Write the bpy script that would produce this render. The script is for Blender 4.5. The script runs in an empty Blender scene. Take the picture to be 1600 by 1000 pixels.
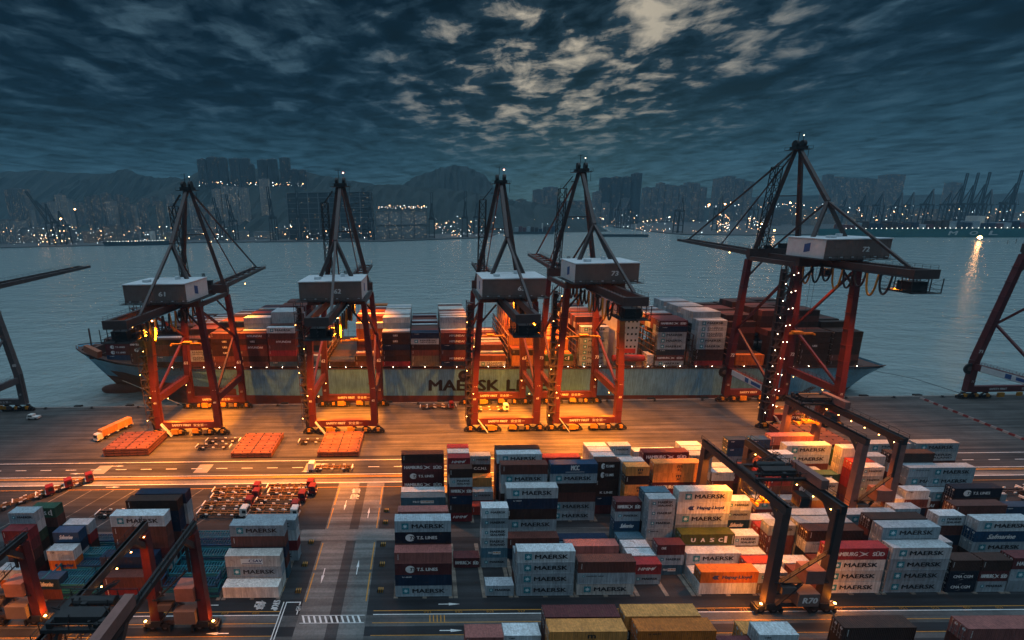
import bpy, math, random
from mathutils import Vector, Matrix
random.seed(7)
SC = bpy.context.scene
COL = SC.collection
R = math.radians

# ------------------------------------------------------------------ camera
FPX, PITCH, YAW, ROLL, CAMH = 714.4, 0.220689, -0.0121243, -0.0181849, 81.539
PX, PY = 653.5, 492.2                       # principal point in the 1600x1000 frame (the photo is a crop)
_cy, _sy = math.cos(YAW), math.sin(YAW)
_r = Vector((_cy, -_sy, 0)); _fh = Vector((_sy, _cy, 0))
_fw = _fh * math.cos(PITCH) + Vector((0, 0, -math.sin(PITCH)))
_up = _fh * math.sin(PITCH) + Vector((0, 0, math.cos(PITCH)))
_R = _r * math.cos(ROLL) + _up * math.sin(ROLL)
_U = -_r * math.sin(ROLL) + _up * math.cos(ROLL)
CAMP = Vector((0, 0, CAMH))
cam = bpy.data.cameras.new('camera'); camo = bpy.data.objects.new('camera', cam); COL.objects.link(camo)
m3 = Matrix((_R, _U, -_fw)).transposed()
camo.matrix_world = Matrix.Translation(CAMP) @ m3.to_4x4()
cam.sensor_width = 36; cam.sensor_fit = 'HORIZONTAL'; cam.lens = FPX / 1600 * 36
cam.shift_x = (800 - PX) / 1600; cam.shift_y = -(500 - PY) / 1600
cam.clip_start = 1; cam.clip_end = 20000
SC.camera = camo

def ray(u, v): return _fw + _R * ((u - PX) / FPX) + _U * ((PY - v) / FPX)
def aty(u, v, y):
    d = ray(u, v); return CAMP + d * (y / d.y)
def atz(u, v, z=0.0):
    d = ray(u, v); return CAMP + d * ((z - CAMH) / d.z)

# ------------------------------------------------------------------ sky, sun, exposure
SUN_EL, SUN_AZ = R(15.5), R(17)               # behind the broken cloud, a little to the right of straight ahead
world = bpy.data.worlds.new('World'); SC.world = world; world.use_nodes = True
def sky_nodes():
    nt = world.node_tree; nt.nodes.clear(); N = nt.nodes.new; L = nt.links.new
    out = N('ShaderNodeOutputWorld'); bg = N('ShaderNodeBackground'); L(bg.outputs[0], out.inputs[0])
    tc = N('ShaderNodeTexCoord'); sep = N('ShaderNodeSeparateXYZ'); L(tc.outputs['Generated'], sep.inputs[0])
    def math_(op, a, b=None, c=None, clamp=False):
        n = N('ShaderNodeMath'); n.operation = op; n.use_clamp = clamp
        for i, q in enumerate((a, b, c)):
            if q is None: continue
            if isinstance(q, (int, float)): n.inputs[i].default_value = q
            else: L(q, n.inputs[i])
        return n.outputs[0]
    def mix(f, a, b, mode='MIX'):
        n = N('ShaderNodeMix'); n.data_type = 'RGBA'; n.blend_type = mode
        if isinstance(f, (int, float)): n.inputs[0].default_value = f
        else: L(f, n.inputs[0])
        for i, q in ((6, a), (7, b)):
            if isinstance(q, tuple): n.inputs[i].default_value = (*q, 1)
            else: L(q, n.inputs[i])
        return n.outputs[2]
    def ramp(f, stops, interp='LINEAR'):
        n = N('ShaderNodeValToRGB'); L(f, n.inputs[0]); cr = n.color_ramp; cr.interpolation = interp
        while len(cr.elements) < len(stops): cr.elements.new(0.5)
        for e, (p, c) in zip(cr.elements, stops):
            e.position = p; e.color = (*c, 1) if isinstance(c, tuple) else (c, c, c, 1)
        return n.outputs[0]
    el = sep.outputs[2]
    nish = N('ShaderNodeTexSky'); nish.sky_type = 'NISHITA'; nish.sun_disc = False
    nish.sun_elevation = R(4); nish.sun_rotation = SUN_AZ
    # cloud sheet: project the view direction on a plane, rows run away from the quay
    zc = math_('ADD', math_('MAXIMUM', el, 0.0), 0.06)
    px = math_('DIVIDE', sep.outputs[0], zc); py = math_('DIVIDE', sep.outputs[1], zc)
    cmb = N('ShaderNodeCombineXYZ'); L(px, cmb.inputs[0]); L(py, cmb.inputs[1])
    rt = N('ShaderNodeMapping'); L(cmb.outputs[0], rt.inputs[0]); rt.inputs['Rotation'].default_value = (0, 0, R(13))     # bands run towards azimuth 13 degrees
    def noise(scl, loc, sc, det, rgh, dist=0.0):
        mp = N('ShaderNodeMapping'); L(rt.outputs[0], mp.inputs[0]); mp.inputs['Scale'].default_value = (*scl, 1); mp.inputs['Location'].default_value = (*loc, 0)
        n = N('ShaderNodeTexNoise'); L(mp.outputs[0], n.inputs['Vector']); n.inputs['Scale'].default_value = sc; n.inputs['Detail'].default_value = det; n.inputs['Roughness'].default_value = rgh; n.inputs['Distortion'].default_value = dist; return n.outputs[0]
    puffs = noise((1.0, 1.05), (5.3, 2.2), 4.2, 10, 0.60, 0.5)
    big = noise((1.0, 0.5), (0.4, 0.9), 0.8, 3, 0.5)
    rows = noise((1.5, 0.75), (2.0, 0.6), 2.3, 9, 0.60, 0.5)
    d = math_('ADD', math_('ADD', math_('MULTIPLY', puffs, 0.42), math_('MULTIPLY', big, 0.16)), math_('MULTIPLY', rows, 0.42))
    # angle to the glow behind the clouds
    sv = (math.sin(SUN_AZ) * math.cos(SUN_EL), math.cos(SUN_AZ) * math.cos(SUN_EL), math.sin(SUN_EL))
    dp = N('ShaderNodeVectorMath'); dp.operation = 'DOT_PRODUCT'; L(tc.outputs['Generated'], dp.inputs[0]); dp.inputs[1].default_value = sv
    near = math_('MULTIPLY', math_('SUBTRACT', dp.outputs['Value'], 0.915), 11.8, clamp=True)   # 0 far .. 1 at the glow
    near2 = math_('POWER', near, 1.2)
    thr = math_('ADD', 0.452, math_('MULTIPLY', near2, 0.056))
    gap = math_('MULTIPLY', math_('SUBTRACT', thr, d), 9.5, clamp=True)                         # 1 where the cloud opens
    low = ramp(el, [(0.0, 0.0), (0.09, 0.02), (0.18, 0.75), (0.32, 1.0)])                          # long path near the horizon: closed
    gap = math_('MULTIPLY', gap, low)
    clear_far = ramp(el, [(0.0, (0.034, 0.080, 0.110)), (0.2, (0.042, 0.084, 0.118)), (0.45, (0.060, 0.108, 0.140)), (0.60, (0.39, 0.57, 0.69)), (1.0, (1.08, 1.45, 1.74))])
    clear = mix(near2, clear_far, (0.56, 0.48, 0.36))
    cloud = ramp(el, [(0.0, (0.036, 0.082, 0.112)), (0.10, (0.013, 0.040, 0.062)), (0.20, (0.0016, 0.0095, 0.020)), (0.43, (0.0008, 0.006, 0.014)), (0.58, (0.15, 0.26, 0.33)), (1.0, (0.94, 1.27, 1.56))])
    shade = math_('MAXIMUM', math_('ADD', 1.15, math_('MULTIPLY', math_('SUBTRACT', 0.5, d), 9.0)), 0.3)
    cl2 = N('ShaderNodeVectorMath'); cl2.operation = 'SCALE'; L(cloud, cl2.inputs[0]); L(shade, cl2.inputs[3])
    veil = math_('MULTIPLY', math_('MULTIPLY', math_('SUBTRACT', math_('ADD', thr, 0.06), d), 6.0, clamp=True), math_('MULTIPLY', low, 0.7))
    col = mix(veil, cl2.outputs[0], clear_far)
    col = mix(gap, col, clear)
    tint = mix(1.0, nish.outputs[0], (0.0004, 0.0012, 0.002), 'MULTIPLY')
    col = mix(1.0, col, tint, 'ADD')
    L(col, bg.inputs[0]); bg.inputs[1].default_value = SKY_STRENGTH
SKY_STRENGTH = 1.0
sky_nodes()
sun = bpy.data.lights.new('sun', 'SUN'); sun.energy = 0.03; sun.angle = R(25); sun.color = (1, 0.9, 0.78)
suno = bpy.data.objects.new('sun', sun); COL.objects.link(suno)
suno.rotation_euler = Vector((-math.sin(SUN_AZ) * math.cos(SUN_EL), -math.cos(SUN_AZ) * math.cos(SUN_EL), -math.sin(SUN_EL))).to_track_quat('-Z', 'Y').to_euler()
SC.view_settings.view_transform = 'Standard'; SC.view_settings.look = 'None'
SC.view_settings.exposure = 0.0; SC.view_settings.gamma = 1.0; SC.view_settings.use_curve_mapping = False
SC.render.engine = 'CYCLES'
SC.cycles.max_bounces = 5; SC.cycles.diffuse_bounces = 2; SC.cycles.glossy_bounces = 2; SC.cycles.volume_bounces = 0; SC.cycles.transparent_max_bounces = 4
SC.cycles.use_denoising = True; SC.cycles.sample_clamp_indirect = 4.0; SC.cycles.caustics_reflective = False; SC.cycles.caustics_refractive = False

# ------------------------------------------------------------------ helpers
ORD = ('first second third fourth fifth sixth seventh eighth ninth tenth eleventh twelfth thirteenth fourteenth fifteenth sixteenth '
       'seventeenth eighteenth nineteenth twentieth twenty-first twenty-second twenty-third twenty-fourth twenty-fifth twenty-sixth twenty-seventh twenty-eighth twenty-ninth thirtieth').split()
MATS = {}
def mat(name, col, rough=0.55, metal=0.0, var=0.18, scale=0.6, rust=0.0, streak=0.0, rnd=0.0, emit=None, estr=0.0, bump=0.0, spec=0.4, space='Object'):
    if name in MATS: return MATS[name]
    m = bpy.data.materials.new(name); m.use_nodes = True; MATS[name] = m
    nt = m.node_tree; N = nt.nodes.new; L = nt.links.new; b = nt.nodes['Principled BSDF']
    b.inputs['Roughness'].default_value = rough; b.inputs['Metallic'].default_value = metal; b.inputs['Specular IOR Level'].default_value = spec
    if emit:
        b.inputs['Base Color'].default_value = (*col, 1)
        b.inputs['Emission Color'].default_value = (*emit, 1); b.inputs['Emission Strength'].default_value = estr; m.cycles.emission_sampling = 'NONE'; return m
    tc = N('ShaderNodeTexCoord'); geo = None
    if space == 'World': geo = N('ShaderNodeNewGeometry'); vec = geo.outputs['Position']
    else:
        oi = N('ShaderNodeObjectInfo'); ad = N('ShaderNodeVectorMath'); ad.operation = 'ADD'; L(tc.outputs['Object'], ad.inputs[0])
        sc = N('ShaderNodeVectorMath'); sc.operation = 'SCALE'; L(oi.outputs['Location'], sc.inputs[0]); sc.inputs[3].default_value = 1.37; L(sc.outputs[0], ad.inputs[1]); vec = ad.outputs[0]
    nz = N('ShaderNodeTexNoise'); L(vec, nz.inputs['Vector']); nz.inputs['Scale'].default_value = scale; nz.inputs['Detail'].default_value = 6; nz.inputs['Roughness'].default_value = 0.65
    mr = N('ShaderNodeMapRange'); L(nz.outputs[0], mr.inputs[0]); mr.inputs[1].default_value = 0.25; mr.inputs[2].default_value = 0.75; mr.inputs[3].default_value = 1 - var; mr.inputs[4].default_value = 1 + var
    val = mr.outputs[0]
    if rnd:
        oi2 = N('ShaderNodeObjectInfo'); mr2 = N('ShaderNodeMapRange'); L(oi2.outputs['Random'], mr2.inputs[0]); mr2.inputs[3].default_value = 1 - rnd; mr2.inputs[4].default_value = 1 + rnd
        mm = N('ShaderNodeMath'); mm.operation = 'MULTIPLY'; L(val, mm.inputs[0]); L(mr2.outputs[0], mm.inputs[1]); val = mm.outputs[0]
    if streak:
        mp = N('ShaderNodeMapping'); L(vec, mp.inputs[0]); mp.inputs['Scale'].default_value = (2.2, 2.2, 0.18)
        n2 = N('ShaderNodeTexNoise'); L(mp.outputs[0], n2.inputs['Vector']); n2.inputs['Scale'].default_value = 1.4; n2.inputs['Detail'].default_value = 5
        mr3 = N('ShaderNodeMapRange'); L(n2.outputs[0], mr3.inputs[0]); mr3.inputs[1].default_value = 0.35; mr3.inputs[2].default_value = 0.7; mr3.inputs[3].default_value = 1 - streak; mr3.inputs[4].default_value = 1
        mm = N('ShaderNodeMath'); mm.operation = 'MULTIPLY'; L(val, mm.inputs[0]); L(mr3.outputs[0], mm.inputs[1]); val = mm.outputs[0]
    vm = N('ShaderNodeVectorMath'); vm.operation = 'SCALE'; vm.inputs[0].default_value = col; L(val, vm.inputs[3]); cout = vm.outputs[0]
    if rust:
        n4 = N('ShaderNodeTexNoise'); L(vec, n4.inputs['Vector']); n4.inputs['Scale'].default_value = 0.9; n4.inputs['Detail'].default_value = 8; n4.inputs['Roughness'].default_value = 0.75
        mr4 = N('ShaderNodeMapRange'); L(n4.outputs[0], mr4.inputs[0]); mr4.inputs[1].default_value = 0.565; mr4.inputs[2].default_value = 0.70; mr4.inputs[4].default_value = rust
        mx = N('ShaderNodeMix'); mx.data_type = 'RGBA'; L(mr4.outputs[0], mx.inputs[0]); L(cout, mx.inputs[6]); mx.inputs[7].default_value = (0.10, 0.042, 0.022, 1); cout = mx.outputs[2]
    L(cout, b.inputs['Base Color'])
    if bump:
        bp = N('ShaderNodeBump'); bp.inputs['Strength'].default_value = bump; bp.inputs['Distance'].default_value = 0.05; L(nz.outputs[0], bp.inputs['Height']); L(bp.outputs[0], b.inputs['Normal'])
    return m

class MB:
    """collects boxes, beams and tubes and links them as one mesh"""
    def __init__(s): s.v = []; s.f = []; s.m = []
    def quad(s, *p, mi=0):
        n = len(s.v); s.v += [tuple(q) for q in p]; s.f.append(tuple(range(n, n + len(p)))); s.m.append(mi); return s
    def hexa(s, p, mi=0):
        n = len(s.v); s.v += [tuple(q) for q in p]
        for f in ((3, 2, 1, 0), (4, 5, 6, 7), (0, 1, 5, 4), (1, 2, 6, 5), (2, 3, 7, 6), (3, 0, 4, 7)): s.f.append(tuple(n + i for i in f)); s.m.append(mi)
        return s
    def box(s, x0, x1, y0, y1, z0, z1, mi=0):
        return s.hexa([(x0, y0, z0), (x1, y0, z0), (x1, y1, z0), (x0, y1, z0), (x0, y0, z1), (x1, y0, z1), (x1, y1, z1), (x0, y1, z1)], mi)
    def beam(s, a, b, w, h=None, mi=0, w2=None, h2=None):
        a = Vector(a); b = Vector(b); h = w if h is None else h; w2 = w if w2 is None else w2; h2 = h if h2 is None else h2
        d = (b - a).normalized(); side = d.cross(Vector((0, 0, 1)))
        side = Vector((1, 0, 0)) if side.length < 1e-3 else side.normalized()
        if abs(d.z) > 0.999: side = Vector((1, 0, 0)); up = Vector((0, 1, 0))
        else: up = side.cross(d)
        P = []
        for c, ww, hh in ((a, w, h), (b, w2, h2)):
            for sx, sz in ((-1, -1), (1, -1), (1, 1), (-1, 1)): P.append(c + side * (sx * ww / 2) + up * (sz * hh / 2))
        return s.hexa(P, mi)
    def tube(s, a, b, r, n=8, r2=None, mi=0, cap=True):
        a = Vector(a); b = Vector(b); r2 = r if r2 is None else r2; d = (b - a).normalized()
        side = d.orthogonal().normalized(); up = d.cross(side); k = len(s.v)
        for c, rr in ((a, r), (b, r2)):
            for i in range(n):
                t = 2 * math.pi * i / n; s.v.append(tuple(c + side * (rr * math.cos(t)) + up * (rr * math.sin(t))))
        for i in range(n): s.f.append((k + i, k + (i + 1) % n, k + n + (i + 1) % n, k + n + i)); s.m.append(mi)
        if cap: s.f.append(tuple(k + i for i in range(n))); s.m.append(mi); s.f.append(tuple(k + n + i for i in range(n))); s.m.append(mi)
        return s
    def path(s, pts, r, n=6, mi=0):
        for a, b in zip(pts, pts[1:]): s.tube(a, b, r, n, mi=mi, cap=False)
        return s
    def poly(s, pts, mi=0): return s.quad(*pts, mi=mi)
    def mesh(s, name, mats):
        me = bpy.data.meshes.new(name); me.from_pydata(s.v, [], s.f)
        for q in (mats if isinstance(mats, (list, tuple)) else [mats]): me.materials.append(q)
        if any(s.m): me.polygons.foreach_set('material_index', s.m)
        me.update(); return me
    def build(s, name, mats, parent=None, loc=None, rot=None): return put(name, s.mesh(name, mats), parent, loc, rot)
def put(name, me, parent=None, loc=None, rot=None):
    o = bpy.data.objects.new(name, me); COL.objects.link(o)
    if parent is not None: o.parent = parent
    if loc is not None: o.location = loc
    if rot is not None: o.rotation_euler = rot
    return o
def tag(o, label, cat, group=None):
    o['label'] = label; o['category'] = cat
    if group: o['group'] = group
    return o
def thing(name, label, cat, loc=(0, 0, 0), rot=None, group=None): return tag(put(name, None, None, loc, rot), label, cat, group)
def struct(o, kind='structure'): o['kind'] = kind; return o
def copy_tree(o, parent=None):
    c = o.copy(); COL.objects.link(c); c.parent = parent
    for ch in o.children: copy_tree(ch, c)
    return c
_tx = {}
def text_data(txt):
    key = txt
    if key not in _tx:
        cu = bpy.data.curves.new('t', 'FONT'); cu.body = txt; cu.offset = 0.0; cu.resolution_u = 2; cu.fill_mode = 'FRONT'
        ob = bpy.data.objects.new('t', cu); COL.objects.link(ob)
        dg = bpy.context.evaluated_depsgraph_get(); dg.update(); me = bpy.data.meshes.new_from_object(ob.evaluated_get(dg))
        vs = [(v.co.x, v.co.y) for v in me.vertices]; fs = [tuple(p.vertices) for p in me.polygons]
        COL.objects.unlink(ob); bpy.data.objects.remove(ob); bpy.data.meshes.remove(me); bpy.data.curves.remove(cu)
        x0 = min(v[0] for v in vs); x1 = max(v[0] for v in vs); y0 = min(v[1] for v in vs); y1 = max(v[1] for v in vs)
        _tx[key] = ([((v[0] - x0) / (x1 - x0), (v[1] - y0) / (y1 - y0)) for v in vs], fs)
    return _tx[key]
def add_text(mb, txt, x, z, w, h, y=-0.015, shear=0.0, bold=0.02, mi=0):
    vs, fs = text_data(txt); e = .030 * h / .36 if bold else 0      # a second, shifted layer thickens the strokes
    for j, (dx, dz) in enumerate(((0, 0), (e * 1.6, 0), (e * .8, e * .8)) if e else ((0, 0),)):
        k = len(mb.v); mb.v += [(x + dx + a * w + b * h * shear, y - .002 * j, z + dz + b * h) for a, b in vs]
        for f in fs: mb.f.append(tuple(k + i for i in f)); mb.m.append(mi)
    return mb
def light(name, loc, power, col, kind='POINT', radius=0.4, target=None, angle=None, parent=None, blend=0.6):
    l = bpy.data.lights.new(name, kind); l.energy = power; l.color = col; l.shadow_soft_size = radius
    if kind == 'SPOT': l.spot_size = angle; l.spot_blend = blend
    o = bpy.data.objects.new(name, l); COL.objects.link(o); o.parent = parent; o.location = loc
    if target is not None: o.rotation_euler = (Vector(target) - Vector(loc)).to_track_quat('-Z', 'Y').to_euler()
    return o
SODIUM = (1.0, 0.26, 0.014)
M_LAMP = mat('sodium_lamp', (1, .6, .2), emit=(1.0, 0.42, 0.09), estr=30)
M_LAMPW = mat('white_lamp', (1, .95, .85), emit=(1.0, 0.80, 0.55), estr=30)
M_LAMPC = mat('cool_lamp', (1, 1, 1), emit=(0.85, 0.95, 1.0), estr=14)
def ball(r, n=8):
    mb = MB(); 
    for i in range(n):
        a, b = 2 * math.pi * i / n, 2 * math.pi * (i + 1) / n
        mb.poly([(r * math.cos(a), r * math.sin(a), 0), (r * math.cos(b), r * math.sin(b), 0), (0, 0, r)]); mb.poly([(r * math.cos(b), r * math.sin(b), 0), (r * math.cos(a), r * math.sin(a), 0), (0, 0, -r)])
    return mb
# ------------------------------------------------------------------ setting
def asphalt(name, col, var=0.35, scale=0.12, rough=0.75, cracks=True):
    m = mat(name, col, rough=rough, var=var, scale=scale, space='World', bump=0.15, spec=0.35)
    nt = m.node_tree; N = nt.nodes.new; L = nt.links.new; b = nt.nodes['Principled BSDF']
    src = b.inputs['Base Color'].links[0].from_socket
    g = N('ShaderNodeNewGeometry'); mp = N('ShaderNodeMapping'); L(g.outputs['Position'], mp.inputs[0]); mp.inputs['Scale'].default_value = (0.035, 0.9, 1)
    nz = N('ShaderNodeTexNoise'); L(mp.outputs[0], nz.inputs['Vector']); nz.inputs['Scale'].default_value = 0.8; nz.inputs['Detail'].default_value = 5
    mr = N('ShaderNodeMapRange'); L(nz.outputs[0], mr.inputs[0]); mr.inputs[1].default_value = 0.35; mr.inputs[2].default_value = 0.65; mr.inputs[3].default_value = 0.5; mr.inputs[4].default_value = 1.3
    n5 = N('ShaderNodeTexNoise'); L(g.outputs['Position'], n5.inputs['Vector']); n5.inputs['Scale'].default_value = 1.8; n5.inputs['Detail'].default_value = 8; n5.inputs['Roughness'].default_value = 0.8
    mr5 = N('ShaderNodeMapRange'); L(n5.outputs[0], mr5.inputs[0]); mr5.inputs[1].default_value = 0.3; mr5.inputs[2].default_value = 0.7; mr5.inputs[3].default_value = 0.62; mr5.inputs[4].default_value = 1.3
    mm = N('ShaderNodeMath'); mm.operation = 'MULTIPLY'; L(mr.outputs[0], mm.inputs[0]); L(mr5.outputs[0], mm.inputs[1])
    vm = N('ShaderNodeVectorMath'); vm.operation = 'SCALE'; L(src, vm.inputs[0]); L(mm.outputs[0], vm.inputs[3]); L(vm.outputs[0], b.inputs['Base Color'])
    mr6 = N('ShaderNodeMapRange'); L(n5.outputs[0], mr6.inputs[0]); mr6.inputs[3].default_value = rough - 0.2; mr6.inputs[4].default_value = rough + 0.15; L(mr6.outputs[0], b.inputs['Roughness'])
    return m
A_YARD = asphalt('yard_asphalt', (0.025, 0.027, 0.031)); A_DARK = asphalt('dark_asphalt', (0.014, 0.016, 0.020)); A_ROAD = asphalt('road_asphalt', (0.042, 0.042, 0.044))
A_APRON = asphalt('apron_concrete', (0.072, 0.070, 0.069)); A_CONC = asphalt('pale_concrete', (0.17, 0.165, 0.155)); A_LANE = asphalt('lane_concrete', (0.080, 0.082, 0.083)); A_TAN = asphalt('footing_concrete', (0.20, 0.17, 0.14))
P_WHITE = mat('white_road_paint', (0.62, 0.64, 0.64), rough=0.6, var=0.3, scale=2.0, space='World'); P_YEL = mat('yellow_road_paint', (0.46, 0.22, 0.03), rough=0.6, var=0.3, scale=2.0, space='World')

mb = MB(); mb.box(-1500, 1500, -400, 187.5, -9, 0); ground = struct(mb.build('ground', A_YARD))
def sheet(name, x0, x1, y0, y1, z, m, parent=ground): return MB().quad((x0, y0, z), (x1, y0, z), (x1, y1, z), (x0, y1, z)).build(name, m, parent)
apron = struct(sheet('quay_apron', -1500, 1500, 143.0, 187.4, 0.006, A_APRON, None)); road = struct(sheet('road', -1500, 1500, 129.3, 142.0, 0.006, A_ROAD, None))
kerb = struct(sheet('concrete_strip', -1500, 1500, 126.9, 129.2, 0.005, A_CONC, None))
A_CROSS = asphalt('cross_road_concrete', (0.135, 0.135, 0.132)); cross = struct(sheet('cross_road', -27.0, -12.9, 40, 126.8, 0.010, A_CROSS, None)); sheet('median_strip', -20.6, -18.2, 40, 126.8, 0.016, A_ROAD, cross)
sheet('crossing_slab', -33, -8, 101.2, 105.6, 0.020, A_CROSS, cross)
for k, (y0, y1) in enumerate(((76.4, 79.0), (102.2, 105.4), (73.0, 74.2))): struct(sheet('wheel_track', -400, 600, y0, y1, 0.005 + 0.0005 * k, A_LANE, None))
for y0, y1 in ((80.2, 83.0), (74.3, 76.3)): struct(sheet('truck_lane', -400, 600, y0, y1, 0.004, A_DARK, None))
BAYX = [-7.0, 6.0, 19.1, 32.1, 45.2, 58.3, 71.4, 84.4, 97.6, 110.6, 123.7, 136.8, 149.9]
ft = MB().box(0, 0.9, 0, 16.6, 0, 0.14).mesh('footing_strip', A_TAN)
for blk, y0 in ((0, 83.1), (1, 107.6)):
    for x in BAYX + [-44.6, -57.7, -70.8, -83.9, -97]:
        if blk and x < -8: continue
        for dx in (-0.45, 5.8, 11.5): put('footing_strip', ft, ground, (x + dx, y0, 0))
# painted markings
def mark(x0, x1, y0, y1, m=P_WHITE, z=0.024, parent=road): return sheet('road_marking', x0, x1, y0, y1, z, m, parent)
for y, m, w in ((140.2, P_WHITE, .28), (131.6, P_WHITE, .25), (130.7, P_YEL, .3), (130.15, P_YEL, .3), (127.0, P_WHITE, .3), (124.6, P_YEL, .18)): mark(-900, 900, y, y + w, m)
for i in range(-28, 40): mark(i * 8.4 - 2.2, i * 8.4 + 1.4, 135.9, 136.15)
for y, m, w in ((80.0, P_YEL, .16), (79.06, P_WHITE, .2), (77.1, P_YEL, .14), (74.25, P_YEL, .14)):
    mark(-400, -31.2, y, y + w, m); mark(-11.5, 600, y, y + w, m)
for x in (-26.6, -13.5):
    for y0, y1 in ((82.5, 90.5), (91.5, 100.5), (106, 114.5), (116, 124.5)): mark(x, x + .28, y0, y1, P_YEL, parent=cross)
for x in (-31.2, -30.6): mark(x, x + .2, 60, 82.5, P_WHITE, parent=cross)
mark(-30.4, -27.4, 82.3, 82.5, parent=cross); mark(-27.6, -27.4, 79.3, 82.3, parent=cross)
for i in range(11): MB().quad((-25.6 + i * 1.15, 77.3, .03), (-25.2 + i * 1.15, 77.3, .03), (-25.9 + i * 1.15, 78.9, .03), (-26.3 + i * 1.15, 78.9, .03)).build('road_marking', P_WHITE, cross)
for y in (77.15, 78.95): mark(-26.4, -13.2, y, y + .12, P_WHITE, .032, cross)
arrow = MB(); arrow.quad((0, -.1, 0), (2.2, -.1, 0), (2.2, .1, 0), (0, .1, 0)); arrow.poly([(2.2, -.32, 0), (4.6, 0, 0), (2.2, .32, 0)]); arrow_me = arrow.mesh('road_marking', P_WHITE)
for x, y, rz in ((2.2, 81.6, 0), (2.2, 75.3, 0), (81, 81.6, 0), (-45, 81.8, R(180)), (-40, 75.0, R(180)), (-23.3, 118, R(-90)), (-16.2, 110, R(90)), (-24.2, 92, R(-90)), (-16.5, 90, R(90)), (-106, 138.2, 0), (-112, 133.8, R(180)), (-37, 138.0, 0), (-36, 133.6, R(180)), (8, 133.8, R(180)), (-99.5, 126, 0)):
    put('road_marking', arrow_me, road, (x, y, .03), (0, 0, rz))
def ground_text(txt, x, y, w, h, rz, m=P_WHITE):
    mb = MB(); add_text(mb, txt, 0, 0, w, h, 0); mb.v = [(a, c, 0) for a, b, c in mb.v]; return mb.build('road_marking', m, road, (x, y, .03), (0, 0, rz))
ground_text('STOP', -33.4, 83.0, 2.5, 1.4, R(-90)); ground_text('停', -37.2, 82.9, 2.0, 2.2, R(-90)); ground_text('45', -28.0, 81.8, 1.5, .9, R(-90)); ground_text('慢', -22.5, 121.5, 2.4, 2.2, 0); ground_text('駛', -22.5, 118.6, 2.4, 2.2, 0)
for i in range(30): ground_text(str(921 + 2 * i), -1 + i * 6.55, 79.42, 1.5, .45, 0, P_YEL)
for i in range(4): ground_text(str(889 - 2 * i), -37 - i * 6.55, 79.42, 1.5, .45, 0, P_YEL)
for i in range(5): mark(0.2 + i * .75, 0.42 + i * .75, 77.3, 78.9, P_YEL, .03)
for x in (-110, -76, -40): mark(x, x + 4.6, 133.6, 138.6, mat('concrete_patch', (.26, .24, .21), space='World'), .014)
for i in range(24): MB().quad((-49 + i * .72, 130.1, .034), (-48.6 + i * .72, 130.1, .034), (-48.1 + i * .72, 131.3, .034), (-48.5 + i * .72, 131.3, .034)).build('road_marking', P_YEL, road)
for i in range(9):
    MB().quad((-116 + i * 6.6, 107, .024), (-115.7 + i * 6.6, 107, .024), (-109.6 + i * 6.9, 124.4, .024), (-109.9 + i * 6.9, 124.4, .024)).build('road_marking', A_CONC, road)
for y in (160.0, 184.5):
    struct(MB().box(-900, 900, y - .35, y - .2, 0, .02).box(-900, 900, y + .2, y + .35, 0, .02).build('crane_rail', mat('rail_steel', (.06, .05, .045), rough=.4, metal=.6)))
qm = mat('quay_concrete', (.16, .15, .14), var=.3)
struct(MB().box(-1500, 1500, 186.5, 187.8, 0.0, 0.22).build('quay_kerb', qm))

# water
def water_mat():
    m = bpy.data.materials.new('harbour_water'); m.use_nodes = True; nt = m.node_tree; N = nt.nodes.new; L = nt.links.new; b = nt.nodes['Principled BSDF']
    b.inputs['Base Color'].default_value = (0.25, 0.315, 0.315, 1); b.inputs['Roughness'].default_value = 0.17; b.inputs['IOR'].default_value = 1.333
    g = N('ShaderNodeNewGeometry')
    hs = None
    for sc, st, w in (((0.030, 0.055, 1), 1.0, 1.0), ((0.16, 0.26, 1), 1.0, 0.32), ((0.7, 1.0, 1), 1.0, 0.08)):
        mp = N('ShaderNodeMapping'); L(g.outputs['Position'], mp.inputs[0]); mp.inputs['Scale'].default_value = sc; mp.inputs['Rotation'].default_value = (0, 0, R(20))
        nz = N('ShaderNodeTexNoise'); L(mp.outputs[0], nz.inputs['Vector']); nz.inputs['Scale'].default_value = st; nz.inputs['Detail'].default_value = 3
        ml = N('ShaderNodeMath'); ml.operation = 'MULTIPLY'; L(nz.outputs[0], ml.inputs[0]); ml.inputs[1].default_value = w
        if hs is None: hs = ml.outputs[0]
        else:
            ad = N('ShaderNodeMath'); L(hs, ad.inputs[0]); L(ml.outputs[0], ad.inputs[1]); hs = ad.outputs[0]
    bp = N('ShaderNodeBump'); bp.inputs['Strength'].default_value = 1.0; bp.inputs['Distance'].default_value = 4.2; L(hs, bp.inputs['Height']); L(bp.outputs[0], b.inputs['Normal'])
    return m
WATER = water_mat()
struct(MB().quad((-4400, 187.5, -4), (4400, 187.5, -4), (4400, 3600, -4), (-4400, 3600, -4)).build('water', WATER))

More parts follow.
